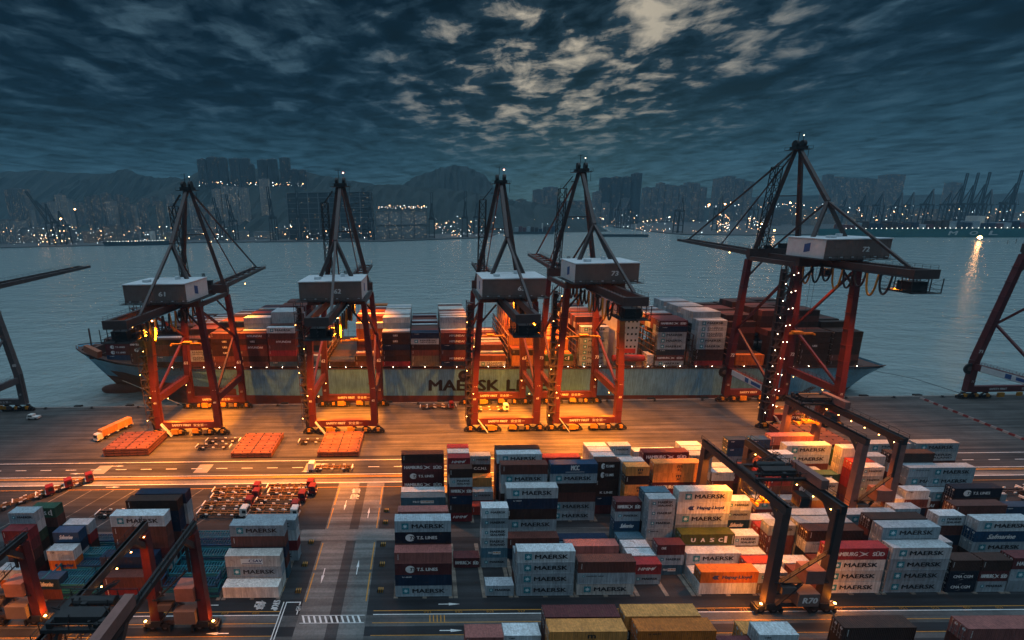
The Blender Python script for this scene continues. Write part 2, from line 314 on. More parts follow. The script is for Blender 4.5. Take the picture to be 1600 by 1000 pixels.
# far shore and hills
shore = [(-4300, 1390), (-1309, 1417), (-1067, 1441), (-758, 1512), (-324, 1459), (-117, 1402), (208, 1511), (330, 1900), (480, 2500), (672, 2722), (943, 2547), (905, 2100), (850, 1780), (830, 1500), (980, 1390), (1300, 1380), (2200, 1300), (4300, 1200), (4300, 3550), (-4300, 3550)]
mb = MB(); mb.poly([(x, y, -1.0) for x, y in shore]); n = len(shore)
for i in range(n):
    a, b = shore[i], shore[(i + 1) % n]; mb.quad((a[0], a[1], -9), (b[0], b[1], -9), (b[0], b[1], -1), (a[0], a[1], -1))
M_FAR = mat('far_land', (.06, .065, .065), var=.4, scale=.01, space='World'); struct(mb.build('far_shore', M_FAR))
M_HILL = mat('hill_scrub', (.018, .028, .026), rough=.9, var=.4, scale=.02, space='World')
def hill(profile, y0, depth, seed, name='hill'):
    """profile: skyline points in photo pixels, turned into heights at distance y0"""
    pts = [aty(u, v, y0) for u, v in profile]; rnd = random.Random(seed)
    nx = 70; xs = [pts[0].x + (pts[-1].x - pts[0].x) * i / nx for i in range(nx + 1)]
    def h(x):
        for a, b in zip(pts, pts[1:]):
            if a.x <= x <= b.x: t = (x - a.x) / (b.x - a.x); t = t * t * (3 - 2 * t) * .6 + t * .4; return a.z + (b.z - a.z) * t
        return pts[-1].z
    rows = [-1, -.7, -.45, -.22, -.08, 0, .2, .5, 1]; mb = MB(); jit = [rnd.uniform(-1, 1) for _ in range(nx + 1)]
    for j, t in enumerate(rows):
        for i, x in enumerate(xs):
            f = (1 - abs(t)) ** 1.25; z = (h(x) + jit[i] * 5) * f + (rnd.uniform(-9, 9) if 0 < abs(t) < 1 else 0) - 3 * (1 - f)
            mb.v.append((x, y0 + t * depth + (rnd.uniform(-.04, .04) * depth if abs(t) < 1 and t else 0), max(z, -4 if abs(t) == 1 else -2)))
    for j in range(len(rows) - 1):
        for i in range(nx): k = j * (nx + 1) + i; mb.f.append((k, k + 1, k + nx + 2, k + nx + 1)); mb.m.append(0)
    return struct(mb.build(name, M_HILL))
hill([(-300, 300), (-60, 278), (20, 268), (60, 266), (110, 270), (160, 273), (230, 280), (330, 300)], 2950, 500, 3)
hill([(70, 305), (130, 280), (170, 271), (195, 264), (222, 274), (255, 278), (275, 276), (300, 290), (330, 310)], 2800, 450, 4)
hill([(190, 325), (240, 300), (285, 280), (310, 268), (360, 266), (430, 264), (480, 268), (510, 275), (560, 284), (600, 290), (640, 305), (680, 318)], 2450, 550, 5)
hill([(570, 312), (620, 292), (660, 272), (690, 262), (710, 258.5), (730, 261), (752, 270), (775, 292), (800, 312), (830, 322)], 2750, 450, 6)
hill([(400, 318), (520, 296), (600, 288), (660, 292), (720, 298), (800, 314), (900, 322)], 2200, 400, 8)
hill([(-700, 352), (-300, 335), (0, 326), (300, 322), (700, 318), (900, 313), (1200, 307), (1500, 303), (1900, 296), (2300, 300)], 3150, 350, 9, 'low_hill')
# ------------------------------------------------------------------ containers
CW = 2.44
PC = {}   # paints
def paint(n, c, **k): PC[n] = mat('container_' + n, c, rough=.55, var=.26, scale=.45, rust=k.get('rust', .75), streak=.38, rnd=.22, spec=.3); return PC[n]
for n, c in dict(grey=(.33, .405, .455), silver=(.53, .59, .625), white=(.72, .71, .67), brown=(.15, .052, .040), dark_brown=(.050, .024, .018), maroon=(.13, .030, .034), red=(.27, .030, .036), bright_red=(.42, .05, .03), orange=(.62, .17, .025), yellow=(.85, .36, .095), navy=(.010, .026, .062), blue=(.016, .062, .135), steel_blue=(.07, .16, .22), green=(.09, .12, .02), dark_green=(.03, .085, .05), black_blue=(.008, .013, .028), tan=(.26, .20, .12), pink_brown=(.36, .13, .115), rust_red=(.20, .045, .028)).items(): paint(n, c)
L_BLK = mat('black_lettering', (.012, .014, .02), var=.1); L_WHT = mat('white_lettering', (.72, .73, .72), var=.12); L_TEAL = mat('teal_emblem', (.012, .22, .28), var=.1); L_STAR = mat('star_white', (.62, .76, .80), var=.05)
L_BLU = mat('blue_lettering', (.015, .04, .16), var=.1); L_ORG = mat('orange_lettering', (.6, .2, .03), var=.1)
LM = [L_BLK, L_WHT, L_TEAL, L_STAR, L_BLU, L_ORG]
_shell = {}; _shellmb = {}
def shell(Ln, H, paintname):
    key = (Ln, round(H, 2), paintname)
    if key in _shell: return _shell[key]
    mb = MB(); p = .15
    for x in (0, Ln - p):
        for y in (0, CW - p): mb.box(x, x + p, y, y + p, 0, H)
    for y in (0, CW - .1): mb.box(p, Ln - p, y, y + .1, .02, .18); mb.box(p, Ln - p, y, y + .07, H - .11, H - .005)
    for x in (0, Ln - .1): mb.box(x, x + .1, p, CW - p, .02, .16); mb.box(x, x + .1, p, CW - p, H - .13, H - .005)
    mb.box(.12, Ln - .12, .12, CW - .12, .12, .16)
    def corr(a0, a1, pitch, d0, d1, emit):
        n = max(2, int((a1 - a0) / pitch)); st = (a1 - a0) / n; line = []
        for i in range(n):
            a = a0 + i * st; line += [(a, d0), (a + st * .28, d0), (a + st * .5, d1), (a + st * .78, d1)]
        line.append((a1, d0))
        for q, r in zip(line, line[1:]): emit(q, r)
    corr(p, Ln - p, .30, .018, .055, lambda q, r: (mb.quad((q[0], q[1], .17), (r[0], r[1], .17), (r[0], r[1], H - .1), (q[0], q[1], H - .1)), mb.quad((q[0], CW - q[1], .17), (r[0], CW - r[1], .17), (r[0], CW - r[1], H - .1), (q[0], CW - q[1], H - .1))))
    corr(p, CW - p, .27, .02, .06, lambda q, r: mb.quad((Ln - q[1], q[0], .15), (Ln - r[1], r[0], .15), (Ln - r[1], r[0], H - .12), (Ln - q[1], q[0], H - .12)))
    corr(.1, Ln - .1, .40, .012, .035, lambda q, r: mb.quad((q[0], .06, H - q[1]), (r[0], .06, H - r[1]), (r[0], CW - .06, H - r[1]), (q[0], CW - .06, H - q[1])))
    mb.quad((.05, p, .15), (.05, CW - p, .15), (.05, CW - p, H - .12), (.05, p, H - .12))
    _shell[key] = mb.mesh('container_shell', PC[paintname]); _shellmb[key] = mb; return _shell[key]
_door = {}
def door_me(H, paintname):
    key = (round(H, 2), paintname)
    if key not in _door:
        mb = MB(); w = 1.05; mb.box(-.03, .03, 0, w, .18, H - .14)
        for y in (.28, .78):
            mb.beam((-.06, y, .14), (-.06, y, H - .1), .05, .05, 1)
            for z in (.3, H - .3): mb.box(-.1, -.03, y - .08, y + .08, z - .06, z + .06, 1)
            mb.box(-.12, -.05, y - .3, y + .02, 1.0, 1.06, 1)
        mb.box(-.035, -.03, .1, .5, H - .75, H - .35, 2)
        _door[key] = mb.mesh('door', [PC[paintname], mat('galvanised', (.35, .36, .36), rough=.4, metal=.7), L_WHT])
    return _door[key]
def star(mb, x, z, s, y, mi, k=7, inner=.42):
    pts = []
    for i in range(2 * k):
        r = s if i % 2 == 0 else s * inner; a = math.pi / 2 + math.pi * i / k; pts.append((x + r * math.cos(a), y, z + r * math.sin(a)))
    for i in range(0, 2 * k, 2): mb.poly([pts[i - 1], pts[i], pts[i + 1]], mi)
    mb.poly([pts[i] for i in range(1, 2 * k, 2)], mi)
def disc(mb, x, z, rx, rz, y, mi, n=14): mb.poly([(x + rx * math.cos(2 * math.pi * i / n), y, z + rz * math.sin(2 * math.pi * i / n)) for i in range(n)], mi)
YT = -.014
def d_star(Ln, H, sub=None, small=False):
    e = MB(); t = MB(); big = Ln > 8; s = .74 if big else .36; cx = .185 * Ln if big else .19 * Ln; cz = .52 * H if big else .56 * H
    if small: cx, s, cz = .1 * Ln, .22, .72 * H
    e.quad((cx - s, -.008, cz - s), (cx + s, -.008, cz - s), (cx + s, -.008, cz + s), (cx - s, -.008, cz + s), mi=2); star(e, cx, cz, s * .82, YT, 3)
    if small: add_text(t, 'MAERSK LINE', .15 * Ln, .68 * H, .3 * Ln, .1 * H, YT, bold=.010)
    elif sub:
        add_text(t, 'MAERSK', .33 * Ln, .55 * H, .56 * Ln, .23 * H, YT, bold=.010); add_text(t, sub, .33 * Ln, .24 * H, .56 * Ln, .20 * H, YT, bold=.010)
    elif big: add_text(t, 'MAERSK', .30 * Ln, .34 * H, .57 * Ln, .36 * H, YT, bold=.010)
    else: add_text(t, 'MAERSK', .33 * Ln, .47 * H, .56 * Ln, .21 * H, YT, bold=.010)
    return t, e
def d_text(txt, x, w, z, h, mi=1, shear=0, bold=.010, extra=None):
    def f(Ln, H):
        t = MB(); add_text(t, txt, x * Ln, z * H, w * Ln, h * H, YT, shear, bold, mi)
        if extra: extra(t, Ln, H)
        return t, None
    return f
def x_swoosh(t, Ln, H):
    for a, b in ((1, .32), (-1, .32)):
        P = [(.50, .50 + .24 * a), (.60, .50 + .10 * a), (.68, .50 - .16 * a), (.63, .50 - .1 * a), (.56, .50 + .06 * a)]
        t.poly([(p * Ln, YT - .002 * (a + 1), q * H) for p, q in P], 1)
    add_text(t, 'SÜD', .74 * Ln, .32 * H, .2 * Ln, .40 * H, YT, 0, .010, 1)
def ts(Ln, H):
    t = MB(); disc(t, .27 * Ln, .5 * H, .085 * Ln, .33 * H, YT, 1); add_text(t, 'TS', .25 * Ln, .33 * H, .1 * Ln, .3 * H, YT - .006, .2, .010, 0); add_text(t, 'T.S. LINES', .385 * Ln, .36 * H, .36 * Ln, .27 * H, YT, 0, .010, 1); return t, None
def ned(Ln, H):
    t = MB(); t.quad((.44 * Ln, YT, .36 * H), (.74 * Ln, YT, .36 * H), (.74 * Ln, YT, .66 * H), (.44 * Ln, YT, .66 * H), mi=1); add_text(t, 'P&O', .27 * Ln, .42 * H, .14 * Ln, .2 * H, YT, 0, .010, 1); add_text(t, 'Nedlloyd', .46 * Ln, .42 * H, .26 * Ln, .18 * H, YT - .006, 0, .010, 5); return t, None
def hap(mi):
    def f(Ln, H):
        t = MB()
        for dx in (0, .045): t.poly([((.2 + dx) * Ln, YT, .5 * H), ((.24 + dx) * Ln, YT, .68 * H), ((.28 + dx) * Ln, YT, .68 * H), ((.25 + dx) * Ln, YT, .5 * H), ((.28 + dx) * Ln, YT, .32 * H), ((.24 + dx) * Ln, YT, .32 * H)], 4)
        add_text(t, 'Hapag-Lloyd', .37 * Ln, .30 * H, .5 * Ln, .36 * H, YT, .12, .015, 4); return t, None
    return f
def msc(Ln, H):
    t = MB(); w = .9; x = .5 * Ln if Ln > 8 else .52 * Ln; add_text(t, 'm', x - .1, .52 * H, 1.2, .7, YT, 0, .010, 0); add_text(t, 'sc', x, .22 * H, 1.0, .55, YT, 0, .010, 0)
    for i in range(5): add_text(t, 'MSCU'[i % 4], .06 * Ln, (.75 - i * .12) * H, .12, .16, YT, 0, .010, 0)
    return t, None
def mark_only(Ln, H):
    t = MB()
    for i in range(5): t.quad((.055 * Ln, YT, (.78 - i * .1) * H), (.055 * Ln + .16, YT, (.78 - i * .1) * H), (.055 * Ln + .16, YT, (.84 - i * .1) * H), (.055 * Ln, YT, (.84 - i * .1) * H), mi=1)
    return t, None
def small_no(mi=1):
    def f(Ln, H):
        t = MB(); add_text(t, 'U 4839', .13 * Ln, .74 * H, .16 * Ln, .11 * H, YT, 0, .03, mi); return t, None
    return f
def csav(Ln, H):
    t = MB(); t.quad((.28 * Ln, YT, .22 * H), (.68 * Ln, YT, .22 * H), (.68 * Ln, YT, .74 * H), (.28 * Ln, YT, .74 * H), mi=3); add_text(t, 'CSAV', .42 * Ln, .40 * H, .24 * Ln, .26 * H, YT - .006, .15, .010, 4); t.quad((.3 * Ln, YT - .006, .26 * H), (.66 * Ln, YT - .006, .26 * H), (.66 * Ln, YT - .006, .32 * H), (.3 * Ln, YT - .006, .32 * H), mi=4); return t, None
def uasc(Ln, H):
    t = MB()
    for c, x in zip('UASC', (.19, .37, .54, .70)): add_text(t, c, x * Ln, .28 * H, .075 * Ln, .36 * H, YT, 0, .010, 1)
    t.quad((.81 * Ln, YT, .2 * H), (.86 * Ln, YT, .2 * H), (.86 * Ln, YT, .82 * H), (.81 * Ln, YT, .82 * H), mi=1); return t, None
def cma(Ln, H):
    t = MB(); add_text(t, 'CMA CGM', .15 * Ln, .36 * H, .66 * Ln, .26 * H, YT, 0, .010, 1)
    for z in (.74, .16): t.poly([(.34 * Ln, YT, z * H), (.52 * Ln, YT, (z + .1) * H), (.48 * Ln, YT, (z + .05) * H)], 1)
    return t, None
def cosco(Ln, H):
    t = MB(); disc(t, .45 * Ln, .5 * H, .04 * Ln, .2 * H, YT, 0); add_text(t, '中 远', .53 * Ln, .36 * H, .16 * Ln, .28 * H, YT, 0, .01, 0); return t, None
def hmm(Ln, H): t = MB(); add_text(t, 'HMM', .15 * Ln, .4 * H, .5 * Ln, .28 * H, YT, .4, .010, 1); t.poly([(.62 * Ln, YT, .45 * H), (.82 * Ln, YT, .82 * H), (.72 * Ln, YT, .45 * H)], 1); return t, None
def mcc(Ln, H): t = MB(); add_text(t, 'MCC', .43 * Ln, .36 * H, .17 * Ln, .5 * H, YT, 0, .010, 1); t.quad((.32 * Ln, YT, .16 * H), (.72 * Ln, YT, .16 * H), (.72 * Ln, YT, .2 * H), (.32 * Ln, YT, .2 * H), mi=1); return t, None
st_plain = lambda Ln, H: d_star(Ln, H)
DES = {  # code: (paint, colour words for the label, decoration)
 'M': ('grey', 'grey star-marked', st_plain), 'm': ('silver', 'pale grey star-marked', st_plain), 'W': ('white', 'white star-marked', st_plain), 'S': ('silver', 'pale two-line-lettered star-marked', lambda a, b: d_star(a, b, 'SEALAND')),
 's': ('grey', 'grey small-lettered', lambda a, b: d_star(a, b, None, True)), 'L': ('silver', 'plain pale silver', small_no(0)), 'l': ('steel_blue', 'plain steel-blue', small_no(1)), 'w': ('white', 'plain off-white', None),
 'B': ('brown', 'plain brown', mark_only), 'D': ('dark_brown', 'dark brown', mark_only), 'p': ('pink_brown', 'pinkish brown', mark_only), 'N': ('navy', 'plain navy', small_no(1)), 'b': ('blue', 'plain blue', small_no(1)),
 'H': ('maroon', 'maroon swoosh-marked', d_text('HAMBURG', .06, .42, .34, .34, 1, extra=x_swoosh)), 'h': ('red', 'red swoosh-marked', d_text('HAMBURG', .06, .42, .34, .34, 1, extra=x_swoosh)), 'T': ('maroon', 'maroon oval-marked', ts), 't': ('black_blue', 'black-blue oval-marked', ts), 'k': ('dark_brown', 'dark brown oval-marked', ts),
 'Y': ('yellow', 'yellow', msc), 'P': ('steel_blue', 'steel-blue placard-marked', ned), 'V': ('rust_red', 'rust-red wide-lettered', d_text('HYUNDAI', .3, .52, .34, .34, 1, .15, .04)), 'g': ('white', 'white blue-lettered', hap(1)), 'O': ('orange', 'orange', hap(1)),
 'U': ('green', 'olive green spaced-lettered', uasc), 'F': ('blue', 'blue script-lettered', d_text('Safmarine', .22, .5, .3, .42, 1, .35, .01)), '1': ('maroon', 'maroon short-word', d_text('ONE', .13, .17, .56, .24)), 'R': ('red', 'plain red', mark_only), 'r': ('bright_red', 'bright red', mark_only), 'x': ('red', 'red flash-marked', hmm),
 'C': ('black_blue', 'black-blue arc-marked', cma), 'c': ('white', 'cream panel-marked', csav), 'Z': ('blue', 'blue block-lettered', mcc), 'n': ('dark_brown', 'dark brown dot-lettered', d_text('C.C.N.I.', .2, .6, .36, .3)), 'K': ('dark_brown', 'dark brown line-lettered', d_text('K LINE', .2, .55, .36, .24)), 'o': ('grey', 'grey disc-marked', cosco),
 'G': ('dark_green', 'dark green', uasc), 'e': ('tan', 'tan', mark_only), 'y': ('yellow', 'plain yellow', msc), 'E': ('yellow', 'ochre', small_no(0)), 'a': ('orange', 'amber', small_no(0)), 'u': ('dark_brown', 'dark brown emblem-marked', d_text('UES', .4, .16, .4, .3)),
}
_deco = {}; DEM = MB(); HIDP = list(PC); DEMM = [PC[p] for p in HIDP] + LM
def dem_add(src, loc, mmap):
    k = len(DEM.v); DEM.v += [(x + loc[0], y + loc[1], z + loc[2]) for x, y, z in src.v]; DEM.f += [tuple(k + i for i in f) for f in src.f]; DEM.m += [mmap(q) for q in src.m]
CIDX = [0]; DEMOTE = set([5,8,22,23,33,35,36,45,46,48,56,61,70,72,75,80,82,85,86,93,95,97,98,103,104,107,108,110,111,119,120,121,122,123,124,127,131,132,133,134,135,136,137,138,139,140,141,142,144,148,149,154,156,158,160,162,170,173,175,178,180,182,191,193,194,196,197,199,200,207,208,210,211,212,213,214,216,220,222,224,228,229,231,232,233,234,235,236,237,239,240,243,244,247,249,250,251,252,253,258,259,264,265,267,269,270,271,273,274,275,279,280,281,283,284,287,288,289,290,291,293,294,295,297,299,301,303,306,307,313,318,319,320,321,323,325,327,329,331,333,335,337,339,341,342,344,349,350,364,365,366,367,370,389,394,395,396,397,398,404,405,406,407,408,428,429,431,453,454,456,463,483,484,485,486,487,488,503,504])
def container(code, Ln, H, loc, label, group, doors=True, rot=None):
    pn, words, deco = DES[code]; CIDX[0] += 1
    dem = CIDX[0] in DEMOTE
    if dem: shell(Ln, H, pn); dem_add(_shellmb[(Ln, round(H, 2), pn)], loc, lambda q: HIDP.index(pn)); o = None
    else: o = tag(put('shipping_container', shell(Ln, H, pn), None, loc, rot), label, 'container', group); o['n'] = CIDX[0]
    if deco:
        key = (code, Ln, round(H, 2))
        if key not in _deco:
            t, e = deco(Ln, H); _deco[key] = (t.mesh('lettering', LM), e.mesh('emblem', LM) if e else None, t, e)
        t, e, tb, eb = _deco[key]
        if dem:
            for q in (tb, eb):
                if q: dem_add(q, loc, lambda i: i + len(HIDP))
        else:
            put('lettering', t, o)
            if e: put('emblem', e, o)
    if doors and o:
        d = door_me(H, pn); put('door', d, o, (-.02, .16, 0)); put('door', d, o, (-.02, 1.23, 0))
    return o
BLK = {'f': (83.5, 'front block'), 'r': (108.0, 'rear block'), 'n': (59.4, 'nearest block')}
TIERW = ['ground', 'second', 'third', 'fourth', 'fifth', 'top sixth']
ROWW = ['front', 'second', 'third', 'fourth', 'fifth', 'back']
HID = DEM; HIDI = [HIDP.index(p) for p in ('grey', 'brown', 'silver', 'maroon', 'navy', 'dark_brown')]
def hidden(x, y, z, Ln, H): HID.box(x, x + Ln, y, y + CW, z, z + H - .02, random.choice(HIDI))     # lower tiers the photo does not show
def stack(blk, x, row, codes, L20=False, h=None, bayname=None):
    Ln = 6.06 if L20 else 12.19; H = h or (2.62 if L20 else 2.78); y0, bn = BLK[blk]; y = y0 + 2.72 * row + random.uniform(-.04, .04); z = .15
    codes = codes.rstrip('.'); n = len(codes)
    for k, c in enumerate(codes):
        if c == '.': hidden(x, y, z, Ln, H); z += H; continue
        tier = 'only' if n == 1 else ('top' if k == n - 1 else TIERW[k])
        lab = f"{DES[c][1]} {'short' if L20 else 'long'} container, {tier} tier, {ROWW[row] if 0 <= row < 6 else 'near'} row, {bn}, {bayname}"
        container(c, Ln, H - .02, (x + random.uniform(-.05, .05), y + random.uniform(-.03, .03), z), lab, 'containers in the yard', doors=x > 15); z += H
def bay(i, half=None):
    return f"bay {['one','two','three','four','five','six','seven','eight','nine','ten','eleven','twelve','thirteen'][i]}" + ('' if half is None else (' near half' if half == 0 else ' far half'))
def st(blk, i, row, codes, half=None, h=None, dx=0.0):
    x = BAYX[i] + (0 if half is None else (0.1 if half == 0 else 6.5)) + dx
    stack(blk, x, row, codes, half is not None, h, bay(i, half))
# front block
st('f', 0, 0, 'MNTp'); st('f', 0, 1, '...BtM'); st('f', 0, 5, '..pp')
st('f', 1, 3, 'H', 0); st('f', 1, 3, 'MPSSMm', 1); st('f', 1, 0, 'M', 1)
st('f', 2, 0, 'MMMm'); st('f', 2, 1, '.MM'); st('f', 2, 4, '.B'); st('f', 2, 5, '..MDNm', h=2.86)
st('f', 3, 0, 'WsB'); st('f', 3, 3, '.p'); st('f', 3, 4, 'l'); st('f', 3, 5, 'N')
st('f', 4, 5, 'lPFMH', 0); st('f', 4, 4, '.l', 0); st('f', 4, 3, '.L', 0); st('f', 4, 2, '.L', 0); st('f', 4, 1, 'Mx', 0)
st('f', 4, 5, '...LLl', 1); st('f', 4, 4, '.LsMMS', 1); st('f', 4, 2, 'PM1', 1)
st('f', 5, 4, '.MMMgW', h=2.93); st('f', 5, 3, '.MU'); st('f', 5, 2, '.m'); st('f', 5, 0, 'wO'); st('f', 5, 1, 'L')
st('f', 6, 5, '..FMm', 0); st('f', 6, 3, '.BS', 0, dx=-1.5); st('f', 6, 2, 'eL', 0, dx=-1.5); st('f', 6, 1, '.r', 0, dx=-1.5); st('f', 6, 0, 'eS', 0, dx=-1.0)
st('f', 6, 3, '.BBM', 1); st('f', 6, 4, '.rr', 1); st('f', 6, 5, '.BL', 1); st('f', 6, 1, '.L', 1); st('f', 6, 0, 'BB', 1)
st('f', 7, 0, 'WWWh'); st('f', 7, 2, '..LD'); st('f', 7, 3, '..MM'); st('f', 7, 4, '..Ms'); st('f', 7, 1, 'BB')
st('f', 8, 0, 'MMMm'); st('f', 8, 1, '.BBMM'); st('f', 8, 2, '..BBD'); st('f', 8, 4, '.BMM')
st('f', 9, 0, 'CCD', 0); st('f', 9, 0, 'MHD', 1); st('f', 9, 2, '.BS', 0); st('f', 9, 3, '.Nm', 0); st('f', 9, 1, 'BD', 1)
st('f', 10, 0, '.MH', dx=-.3); st('f', 10, 3, 'DMFm', dx=1.2); st('f', 10, 2, 'B.'); st('f', 11, 1, 'NB'); st('f', 10, 1, 'BD')
st('f', 11, 0, '.BM', dx=-.2); st('f', 11, 3, 'BDM', dx=2.0); st('f', 10, 5, '.LMB', dx=2); st('f', 9, 5, '..LM', 0, dx=1); st('f', 9, 4, '..BS', 1, dx=2); st('f', 8, 5, '.MB', dx=1.5)
# rear block
st('r', 0, 4, '.HTHD'); st('r', 0, 2, 'LL'); st('r', 0, 1, 'BP')
st('r', 1, 4, '....RR', 0); st('r', 1, 3, '....ww', 0); st('r', 1, 2, '....Rx', 0); st('r', 1, 0, 'xDNHSD', 0)
st('r', 1, 4, '..DnM', 1); st('r', 1, 3, '.YE', 1); st('r', 1, 2, 'BM', 1); st('r', 1, 1, 'r', 1)
st('r', 2, 3, '....DD', dx=.4); st('r', 2, 2, '....Bm', dx=.3); st('r', 2, 0, '...LMB', dx=.5)
st('r', 3, 0, 'MMBDMZ', dx=.5); st('r', 3, 3, '...HR', dx=-1)
st('r', 4, 4, '...LLw', 0, dx=.3); st('r', 4, 3, '...LLw', 0, dx=.3); st('r', 4, 2, '...BLL', 0, dx=.3); st('r', 4, 1, '.NKDkk', 0, dx=.4)
st('r', 4, 4, '...BMM', 1, dx=.5); st('r', 4, 3, '...NM', 1, dx=.5); st('r', 4, 1, '..LLLL', 1, dx=.5); st('r', 4, 0, '..EYDY', 1, dx=.6)
st('r', 5, 4, '...ML', dx=1.1); st('r', 5, 2, '....HH', dx=1.0); st('r', 5, 0, '..RHYY', dx=1.1)
st('r', 6, 4, '...LLL', 0, dx=.6); st('r', 6, 3, '...LLL', 0, dx=.4); st('r', 6, 2, '.PPSMs', 0, dx=.4); st('r', 6, 3, '..LL', 1, dx=.6); st('r', 6, 2, '..BL', 1, dx=.6)
st('r', 7, 3, '..11', 0, dx=.4); st('r', 7, 5, '....bN', 0, dx=3.0); st('r', 7, 5, '....Nb', 1, dx=3.4); st('r', 7, 2, '..BR', 1); st('r', 7, 3, '..HBp', 1, dx=2); st('r', 7, 1, '..BR', 1, dx=1.5); st('r', 7, 0, 'HM', dx=3)
st('r', 8, 5, '...BBp', dx=2); st('r', 8, 3, '...BMm', dx=2.3); st('r', 8, 2, '...LLL', 0, dx=-4); st('r', 8, 1, '..TG.', dx=.5)
st('r', 8, 1, '..LL', 1, dx=-2); st('r', 8, 0, '..MM', 1, dx=-2.2); st('r', 8, 2, '..LL', 1, dx=-1.8)
st('r', 9, 3, '..GwLw', 0, dx=4.5); st('r', 9, 2, '.BRRr', 0, dx=5.2); st('r', 9, 1, '.MMMW', 0, dx=5.3); st('r', 9, 4, '..SGG', 0, dx=6); st('r', 9, 3, '..BML', 1, dx=4.5)
st('r', 10, 3, '.MVSD', dx=5.0); st('r', 10, 5, '...BS', dx=4); st('r', 10, 1, 'Vo', dx=3.6); st('r', 10, 0, 'Bw', dx=-3)
st('r', 11, 5, '..BSM', dx=4.8); st('r', 11, 2, 'BsML'[:3] + 'M', dx=.6); st('r', 11, 0, '.Dt', dx=1.8); st('r', 12, 0, 'b', dx=1.5); st('r', 10, 2, '.BMs', dx=8); st('r', 9, 0, '.BL', 1, dx=9); st('r', 11, 1, 'BM', dx=-1); st('r', 12, 2, 'M', dx=-2)
# nearest block
st('n', 2, 1, '....BH', h=2.78); st('n', 2, 0, '....YY'); st('n', 3, 1, '....DY'); st('n', 3, 0, '....Ya', dx=.9); st('n', 1, 0, '....Rp', 0, dx=-.3); st('n', 1, 1, '...lL', 1)
st('n', 4, 1, '...EE', 1); st('n', 4, 0, '...RH', 0, dx=1.4); st('n', 4, 0, '....lL', 1, dx=.4)
st('n', 6, 2, '..DD', dx=-.6); st('n', 7, 0, '...BBp', dx=-.4); st('n', 6, 1, 'D...', 0)
# left yard
for k, (x, row, codes, s20, nm) in enumerate([(-44.6, 0, 'w', 0, 'kerbside bay'), (-44.6, 1, 'wMc', 0, 'kerbside bay'), (-44.2, 2, 'lBNBM', 0, 'kerbside bay'), (-43.2, 4, 'MRLM', 0, 'kerbside bay'), (-70.6, 2, '...BBm', 0, 'middle bay'), (-70.6, 4, '...NND', 0, 'middle bay'), (-70.0, 5, 'LMRLMN', 0, 'middle bay'), (-72.4, 1, '.DN', 0, 'middle bay'), (-70.4, 0, 'RB', 0, 'middle bay'),
        (-96.2, 3, '...GmM', 1, 'far bay'), (-95.7, 2, '...HR', 1, 'far bay'), (-96.2, 5, '...BG', 1, 'far bay'), (-87.0, 3, '..NF', 1, 'far bay'), (-86.6, 4, '..RM', 1, 'far bay'), (-86.6, 2, '.OL', 1, 'far bay'), (-86, 0, 'BF', 1, 'far bay'), (-96, 1, 'aL', 1, 'far bay')]):
    Ln = 6.06 if s20 else 12.19; H = 2.62 if s20 else 2.78; y = 83.5 + 2.72 * row; z = .15; n = len(codes)
    for i, c in enumerate(codes):
        if c == '.': hidden(x, y, z, Ln, H)
        else:
            tier = 'only' if n == 1 else ('top' if i == n - 1 else TIERW[i])
            container(c, Ln, H - .02, (x + random.uniform(-.05, .05), y, z), f"{DES[c][1]} {'short' if s20 else 'long'} container, {tier} tier, {ROWW[row]} row, yard west of cross road, {nm}", 'containers in the yard', doors=False)
        z += H

# ------------------------------------------------------------------ quay cranes
C_RED = mat('crane_red', (.105, .016, .018), rough=.5, var=.25, scale=.3, rust=.4, streak=.25); C_DARK = mat('crane_brown_grey', (.055, .040, .039), rough=.55, var=.25, scale=.3, rust=.3)
C_GREY = mat('crane_grey', (.10, .085, .085), rough=.55, var=.2, scale=.3); C_BLK = mat('black_steel', (.018, .018, .020), rough=.6, var=.3); C_YEL = mat('safety_yellow', (.42, .20, .02), rough=.55, var=.3, rust=.4)
C_HOUSE = mat('house_cladding', (.15, .115, .105), rough=.6, var=.15); C_ROOF = mat('house_roof', (.50, .55, .58), rough=.6, var=.15); C_WHITE = mat('white_cladding', (.60, .63, .64), rough=.6, var=.12); C_TYRE = mat('tyre', (.012, .012, .013), rough=.85, var=.2)
C_ROPE = mat('wire_rope', (.03, .03, .032), rough=.6); C_GLASS = mat('cab_glass', (.02, .03, .035), rough=.08, spec=.6, var=.05); C_BANNER = mat('banner_blue', (.03, .09, .26), var=.2); C_PINK = mat('tan_steel', (.20, .10, .085), rough=.6, var=.25, rust=.3)
lamp_me = ball(.26).mesh('lamp', M_LAMP); lampw_me = ball(.11).mesh('lamp', M_LAMPW); lamps_me = ball(.15).mesh('lamp', M_LAMP)
def wheel_mesh(r, w, ax='x', m=None, n=14):
    mb = MB()
    d = Vector((w / 2, 0, 0)) if ax == 'x' else Vector((0, w / 2, 0)); mb.tube(-d, d, r, n); mb.tube(-d * 1.08, d * 1.08, r * .45, n, mi=1); return mb.mesh('wheel', [m or C_TYRE, C_GREY])
bog = MB(); bog.box(-2.1, 2.1, -.35, .35, .9, 1.5); bog.beam((-1.8, 0, 1.5), (-.3, 0, 2.7), .5, .4); bog.beam((1.8, 0, 1.5), (.3, 0, 2.7), .5, .4); bog.box(-.6, .6, -.5, .5, 2.3, 3.0); bog.box(-1.0, 1.0, -1.0, -.4, .9, 1.9, 0); bog.box(-1.9, -1.3, .36, .8, .7, 1.5, 1)
bog.box(-.5, .5, -1.3, -.5, 1.2, 2.4, 1); bog.box(-2.4, -2.0, -.5, .5, .3, 1.3); bog.box(2.0, 2.4, -.5, .5, .3, 1.3)
